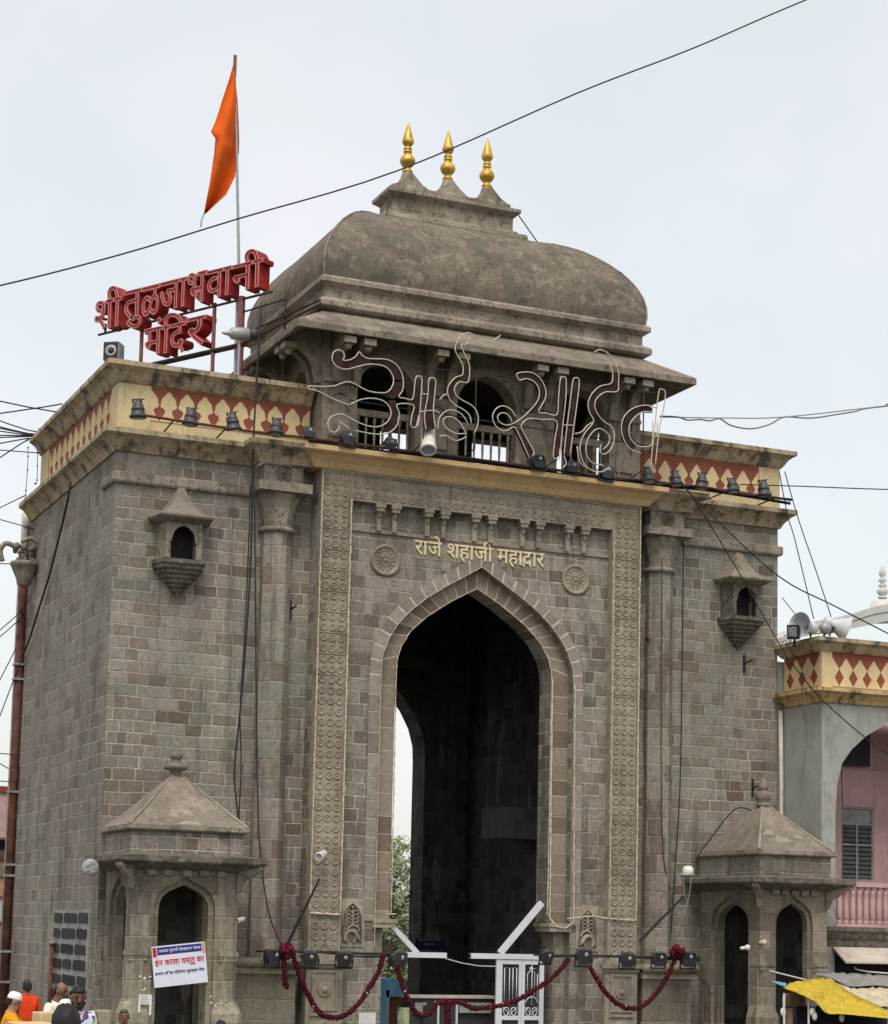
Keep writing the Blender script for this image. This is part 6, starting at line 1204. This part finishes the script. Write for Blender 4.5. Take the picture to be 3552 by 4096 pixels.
# ------------------------------------------------------------------ tarpaulins and stall at lower right
kb = crop(3050, 3500, .2883)
def sheet(name, mat, rowsuv, label, cat, th=.01):
    rows = [cr_([Qy(*kb(u, v), y) for u, v, y in r], 5) for r in rowsuv]; n = min(map(len, rows)); R2 = []
    for a, b in zip(rows, rows[1:]):
        for k in range(5):
            row = []
            for i, (p, q) in enumerate(zip(a, b)):
                w_ = p.lerp(q, k/5); w_ = w_+Vector((0, 0, .035*math.sin(i*1.3+k*.9)*math.sin(k/5*3.14)+.016*math.sin(i*3.1)+.012*math.sin(i*2.1-k*1.9))); row.append(w_)
            R2.append(row)
    R2.append(rows[-1]); mb = MB(); mb.smooth = True; mb.rings(R2, close=False, cap=False); o = mb.build(name, mat, None, label, cat, origin=R2[-1][0]); sm = o.modifiers.new('thickness', 'SOLIDIFY'); sm.thickness = th; return o
sheet('yellow_tarpaulin', 'yellow_tarp', [[(440, 1490, -4.3), (760, 1440, -4.2), (940, 1455, -4.2), (1230, 1640, -4.3), (1500, 1770, -4.5), (1900, 1960, -4.8)], [(290, 1570, -5.3), (480, 1640, -5.35), (740, 1770, -5.4), (890, 1920, -5.5), (1150, 1935, -5.6), (1900, 2010, -5.9)]], 'yellow tarpaulin sloping over the stall at the lower right', 'tarpaulin')
sheet('cream_tarpaulin', 'cream_tarp', [[(930, 1440, -4.0), (1180, 1560, -3.7), (1400, 1570, -3.5), (1620, 1560, -3.4), (1900, 1600, -3.3)], [(940, 1452, -4.15), (1240, 1640, -4.25), (1500, 1765, -4.4), (1700, 1860, -4.5), (1950, 1960, -4.6)]], 'cream tarpaulin with yellowish folds behind the yellow one', 'tarpaulin')
sheet('grey_tarpaulin', 'grey_tarp', [[(725, 1365, -2.9), (1000, 1355, -2.7), (1300, 1365, -2.6), (1600, 1385, -2.5), (1950, 1400, -2.4)], [(760, 1385, -3.2), (950, 1420, -3.3), (1200, 1540, -3.4), (1600, 1530, -3.3), (1950, 1590, -3.2)]], 'dull grey tarpaulin above the cream one', 'tarpaulin')
mb = MB(); a, b = Qy(*kb(100, 1330), -3.0), Qy(*kb(600, 1455), -4.2); mb.tube([a, b], .015, 5); mb.build('stall_rope', 'white_plastic', None, 'pale rope running from the kiosk to the yellow tarpaulin', 'rope', origin=a)
mb = MB(); P = [Qy(*kb(*p), -4.4) for p in ((105, 1460), (320, 1500), (330, 1560), (200, 1510))]; mb.prism([(p.x, p.z) for p in P], MY, -4.42, -4.40); mb.build('blue_cloth', 'blue_sheet', None, 'small blue cloth strip left of the yellow tarpaulin', 'cloth', origin=P[0])
ST = thing('stall', 'wooden stall frame with hanging goods under the yellow tarpaulin', 'stall', (13.6, -5, 0))
for u, y in ((300, -5.3), (640, -5.2), (1750, -5.8)):
    mb = MB(); p = Qy(*kb(u, 1640), y); mb.tube([(p.x, p.y, p.z), (p.x, p.y, -.0)], .022, 6); mb.build('stall_pole', 'white_steel', ST)
mb = MB(); p = Qy(*kb(365, 1850), -5.0); mb.box(p.x-.06, p.x+.06, -5.05, -4.95, 0, p.z); mb.build('stall_timber', 'wood', ST)
mb = MB(); p0, p1 = Qy(*kb(310, 1640), -4.6), Qy(*kb(600, 1820), -4.6); mb.box(p0.x, p1.x, -4.6, -4.55, p1.z, p0.z); mb.mat = 1; p0 = Qy(*kb(560, 1800), -4.7); mb.box(p0.x, p0.x+3.5, -4.5, -4.45, 0, 1.25); mb.mat = 0; mb.box(13.2, 16.5, -5.2, -4.5, 0, .75); mb.build('stall_board', ['wood', 'cloth_dark'], ST)
for u, v in ((690, 1900), (725, 1960), (1100, 1980), (285, 1900)): mb = MB(); mb.smooth = True; p = Qy(*kb(u, v), -5.25); mb.ball(p, .07, 8, 6, (.9, .5, 1.25)); mb.tube([p, p+Vector((0, 0, .3))], .008, 4); mb.build('hanging_bag', 'white_plastic', ST)
mb = MB(); mb.tube([Qy(*kb(1280, 1280), -1.9), Qy(*kb(1300, 1310), -1.9), Qy(*kb(1450, 1340), -2.0), Qy(*kb(1741, 1365), -2.1), Qy(*kb(1900, 1375), -2.1)], .018, 5); mb.build('awning_edge', 'white_plastic', None, 'thin white edging rope in the dark gap under the plank awning', 'rope', origin=Qy(*kb(1280, 1280), -1.9))
# ------------------------------------------------------------------ people
def skinmesh(pts, edges, rad, sub=2, root=0):
    me = bpy.data.meshes.new('s'); me.from_pydata([tuple(p) for p in pts], edges, []); o = bpy.data.objects.new('s', me); COL.objects.link(o)
    md = o.modifiers.new('k', 'SKIN'); md.use_smooth_shade = True
    for i, r in enumerate(rad):
        v = me.skin_vertices[0].data[i]; r = r if isinstance(r, tuple) else (r, r); v.radius = r; v.use_root = (i == root)
    s = o.modifiers.new('u', 'SUBSURF'); s.levels = sub; s.render_levels = sub
    dg = bpy.context.evaluated_depsgraph_get(); m2 = bpy.data.meshes.new_from_object(o.evaluated_get(dg)); vs = [v.co.copy() for v in m2.vertices]; fs = [tuple(p.vertices) for p in m2.polygons]
    bpy.data.objects.remove(o); bpy.data.meshes.remove(me); bpy.data.meshes.remove(m2); return vs, fs
def hand(mb, wrist, d, up_, s=1.):   # palm, four fingers, thumb
    d = d.normalized(); side = d.cross(up_).normalized(); n = side.cross(d)
    vs, fs = skinmesh([wrist, wrist+d*.045*s, wrist+d*.095*s], [(0, 1), (1, 2)], [(.026*s, .02*s), (.036*s, .018*s), (.040*s, .016*s)], 2); mb.add(vs, fs)
    for k, (o, ln) in enumerate(((-.030, .072), (-.010, .082), (.011, .076), (.031, .058))):
        b = wrist+d*.085*s+side*o*s; c = -n*.012*(1+k*.4); vs, fs = skinmesh([b, b+(d*ln*.45+side*o*.25)*s, b+(d*ln*.78+side*o*.3)*s+c, b+(d*ln+side*o*.3)*s+c*2.2], [(0, 1), (1, 2), (2, 3)], [.010*s, .0095*s, .0085*s, .0075*s], 1); mb.add(vs, fs)
    b = wrist+d*.03*s-side*.03*s; vs, fs = skinmesh([b, b+(d*.03-side*.03)*s, b+(d*.062-side*.042)*s], [(0, 1), (1, 2)], [.013*s, .011*s, .009*s], 1); mb.add(vs, fs)
def person(u, v, dist, face, label, shirt, skin='skin', hair='short', tilt=0., turn=0., arms='down', h=None, beard=False, cap=None, back=False):
    top = Qd(u, v, dist); g0 = gz(top.y); H = h or (top.z-g0); x, y = top.x, top.y; s = H/1.72
    T = thing('person', label, 'person', (x, y, g0)); F = Vector((math.sin(face), -math.cos(face), 0)); Rr = Vector((-F.y, F.x, 0)); U = Vector((0, 0, 1))   # F: where the body faces
    P = lambda r, f, z: Vector((x, y, g0))+Rr*(r*s)+F*(f*s)+U*(z*s)
    hc = P(0, .02+.5*tilt*.18, 1.60)    # head centre
    a_ = turn; HF = (F*math.cos(a_)+Rr*math.sin(a_)); HF = (HF*math.cos(tilt)-U*math.sin(tilt)).normalized(); HR = (Rr*math.cos(a_)-F*math.sin(a_)).normalized(); HU = HR.cross(HF)*1.; HU = HU if HU.z > 0 else -HU
    Hd = lambda r, f, z: hc+HR*(r*s)+HF*(f*s)+HU*(z*s)
    pts = [P(0, 0, .95), P(0, .0, 1.15), P(0, .0, 1.33), P(0, .0, 1.43), P(0, .015, 1.50), Hd(0, .012, -.02), Hd(0, -.008, .05)]; ed = [(i, i+1) for i in range(6)]; rad = [(.155, .11), (.15, .10), (.175, .11), (.10, .075), .055, .076, .080]; rad = [tuple(q*s for q in r) if isinstance(r, tuple) else r*s for r in rad]
    for sd in (-1, 1):   # legs
        k = len(pts); pts += [P(sd*.09, 0, .88), P(sd*.10, .01, .48), P(sd*.10, -.02, .09), P(sd*.11, .10, .04), P(sd*.115, .17, .03)]; ed += [(0, k), (k, k+1), (k+1, k+2), (k+2, k+3), (k+3, k+4)]; rad += [.085*s, .056*s, .038*s, .04*s, .03*s]
    wr = []
    for sd in (-1, 1):   # arms
        k = len(pts)
        if arms == 'forward': A_ = [P(sd*.17, 0, 1.40), P(sd*.22, .10, 1.14), P(sd*.12, .36, 1.16)]
        elif arms == 'bent': A_ = [P(sd*.17, 0, 1.40), P(sd*.25, .0, 1.12), P(sd*.16, .24, 1.05)]
        elif arms == 'raised': A_ = [P(sd*.17, 0, 1.40), P(sd*.22, .20, 1.22), P(sd*.13, .44, 1.38)]
        else: A_ = [P(sd*.17, 0, 1.40), P(sd*.24, -.01, 1.12), P(sd*.25, .06, .87)]
        pts += A_; ed += [(2, k), (k, k+1), (k+1, k+2)]; rad += [.062*s, .043*s, .028*s]; wr.append((A_[2], A_[2]-A_[1]))
    vs, fs = skinmesh(pts, ed, rad, 2); mb = MB(); mb.smooth = True; mb.add(vs, fs)
    # face relief: jaw, nose, brow, ears
    mb.ball(Hd(0, .028, -.062), .054*s, 10, 8, (.95, .95, .9)); mb.ball(Hd(0, .0, .03), .084*s, 14, 10, (.90, 1.05, 1.12))
    if not back: mb.tube([Hd(0, .074, .022), Hd(0, .096, -.012), Hd(0, .083, -.024)], [.009*s, .016*s, .013*s], 6); mb.ball(Hd(-.012, .078, -.024), .010*s, 6, 4); mb.ball(Hd(.012, .078, -.024), .010*s, 6, 4); mb.tube([Hd(-.05, .058, .038), Hd(0, .078, .040), Hd(.05, .058, .038)], .010*s, 5)
    for sd in (-1, 1): mb.ball(Hd(sd*.079, -.002, .0), .026*s, 7, 6, (.45, .7, 1.1))
    for w_, d in wr: hand(mb, w_, d, U, s*1.02)
    B_ = mb.build('body', skin, T)
    if not back:
        mb = MB(); mb.smooth = True
        for sd in (-1, 1): mb.ball(Hd(sd*.031, .074, .016), .011*s, 7, 5, (1.2, 1, .7)); mb.tube([Hd(sd*.014, .084, .040), Hd(sd*.048, .070, .044)], .007*s, 4)
        mb.tube([Hd(-.024, .080, -.052), Hd(0, .086, -.049), Hd(.024, .080, -.052)], .005*s, 4); mb.build('eyes_and_brows', 'eye', T)
    # hair as a fitted shell
    mb = MB(); mb.smooth = True
    n, m = 16, 7; rows = []
    lowb, lowf, rx = {'short': (-.055, .072, 1.0), 'bald': (-.06, .058, 1.0), 'thick': (-.05, .072, 1.03)}.get(hair, (-.055, .06, 1.))
    for k in range(m+1):
        t = k/m; row = []
        for i in range(n):
            a = 2*math.pi*i/n; cf = math.cos(a); q_ = max(0., min(1., (cf+.70)/.95)); q_ = q_*q_*(3-2*q_); lim = lowb+(lowf-lowb)*q_; zt = {'thick': .136, 'bald': .066}.get(hair, .127); z = lim+(zt-lim)*(1-(1-t)**1.0)
            zz = max(-1, min(1, (z-.03)/((zt if hair != 'bald' else .126)-.03+.002))); r_ = math.sqrt(max(0.0, 1-zz*zz))*(.083 if z > .03 else .086)*rx
            if z <= .03: r_ = .084*rx
            r_ *= 1.0 if hair == 'bald' else 1.08; jj = 1+.03*math.sin(k*7.1+i*12.9)*math.sin(i*3.7+k*2.3); row.append(Hd(math.sin(a)*r_*.93*jj, math.cos(a)*r_*1.06*jj-.006, z+(.008*math.sin(i*5.+k) if k else .012*math.sin(i*4.3))))
        rows.append(row)
    mb.rings(rows, cap=(hair != 'bald')); mb.build('hair', 'hair', T)
    if hair == 'bald': pass
    if beard:
        mb = MB(); mb.smooth = True; mb.tube(cr_([Hd(-.068, .03, -.035), Hd(-.062, .045, -.065), Hd(-.03, .072, -.092), Hd(.03, .072, -.092), Hd(.062, .045, -.065), Hd(.068, .03, -.035)], 4), .011*s, 6); mb.tube([Hd(-.03, .082, -.036), Hd(0, .094, -.032), Hd(.03, .082, -.036)], .009*s, 5); mb.build('beard', 'hair', T)
    if cap:
        mb = MB(); mb.smooth = True; rs = []
        for k in range(8):
            t = k/7; rr = .094*math.cos(t*math.pi/2)**.6 if t < 1 else .001; rs.append([Hd(math.sin(2*math.pi*i/18)*rr*.95, math.cos(2*math.pi*i/18)*rr*1.06-.008, .035+.105*math.sin(t*math.pi/2)) for i in range(18)])
        mb.rings(rs); mb.build('cap', cap, T)
    # shirt and trousers follow the body
    sp = [P(0, 0, .90), P(0, 0, 1.15), P(0, 0, 1.33), P(0, 0, 1.435)]; se = [(0, 1), (1, 2), (2, 3)]; sr = [(.185*s, .135*s), (.172*s, .122*s), (.19*s, .125*s), (.088*s, .072*s)]
    for i, sd in enumerate((-1, 1)):
        k = len(sp); b_ = 7+10+i*3; e_ = pts[b_+1]; q = pts[b_]; sp += [q, q.lerp(e_, .62), q.lerp(e_, .95)]; se += [(2, k), (k, k+1), (k+1, k+2)]; sr += [.075*s, .066*s, .062*s]
    vs, fs = skinmesh(sp, se, sr, 2); mb = MB(); mb.smooth = True; mb.add(vs, fs); SH = mb.build('shirt', shirt, T)
    mb = MB(); mb.smooth = True; mb.tube([P(.075*math.cos(a), .01+.065*math.sin(a), 1.455-.02*math.sin(a)) for a in [2*math.pi*i/14 for i in range(14)]], .014*s, 6, True); mb.build('collar', shirt, SH)
    sp = [P(0, 0, .95)]; se = []; sr = [(.17*s, .12*s)]
    for sd in (-1, 1): k = len(sp); sp += [P(sd*.09, 0, .86), P(sd*.10, .01, .48), P(sd*.10, -.02, .11)]; se += [(0, k), (k, k+1), (k+1, k+2)]; sr += [.10*s, .078*s, .066*s]
    vs, fs = skinmesh(sp, se, sr, 2); mb = MB(); mb.smooth = True; mb.add(vs, fs); mb.build('trousers', 'cloth_dark', T)
    return T
person(45, 3972, 24, R(75), 'man in a yellow shirt and white cap holding both hands out at the lower left', 'shirt_yellow', 'skin_light', arms='raised', tilt=.25, cap='cap_white')
person(110, 3922, 34, R(195), 'man in an orange shirt standing with his back turned by the left tower side', 'shirt_orange', back=True, arms='bent')
person(232, 3930, 26, R(40), 'balding man in a loose white shirt looking down to the right', 'shirt_white', hair='bald', tilt=.30, turn=.1, arms='bent')
person(310, 3944, 20.5, R(5), 'bearded man with thick black hair in a red, white and blue print shirt', 'shirt_print', hair='thick', tilt=.32, turn=-.15, arms='bent', beard=True)
person(264, 4002, 20.5, R(170), 'person in a white cap almost hidden behind the nearest black haired head', 'shirt_white', back=True, cap='cap_white')
person(268, 4028, 10.2, R(185), 'near person with black hair seen from behind at the bottom edge', 'cloth_dark', hair='thick', back=True)
person(497, 4040, 25, R(-10), 'short person in a red shirt peering up below the left kiosk', 'shirt_red', tilt=.0)
person(885, 4086, 20, R(180), 'dark haired person of whom only the crown shows below the banner kiosk', 'cloth_dark', back=True, hair='thick')
# table, box and stone block by the people
T = thing('stall_table', 'pale narrow table top in front of the group of men at lower left', 'table', Qd(150, 4110, 19)); a = Qd(60, 4094, 18.8); b = Qd(215, 4092, 18.8); ctr = (a+b)/2; mb = MB(); mb.obox(ctr+Vector((0, .2, -.03)), (b-a)/2, (0, .25, 0), (0, 0, .025)); mb.build('table_top', 'cardboard', T); mb = MB()
for p in (a, b): mb.box(p.x-.03, p.x+.03, p.y+.1, p.y+.16, gz(p.y)-.02, p.z-.04)
mb.build('table_leg', 'wood', T)
p = Qd(184, 4084, 19.4); T = MB(); T.obox(p, (.10, .02, .0), (-.02, .10, 0), (0, 0, .085)); q = T.build('cardboard_box', 'cardboard', None, 'tan cardboard box in front of the man in the white shirt', 'box', origin=p-Vector((0, 0, .16)), bevel=.01)
mb = MB(); p = Qy(400, 4060, -2.9); mb.box(p.x-.14, p.x+.14, -3.2, -2.9, 0, p.z+.10); mb.build('stone_block', 'carved_stone', None, 'pale squared stone block beside the left kiosk pier', 'block', origin=(p.x, -2.95, 0), bevel=.03)
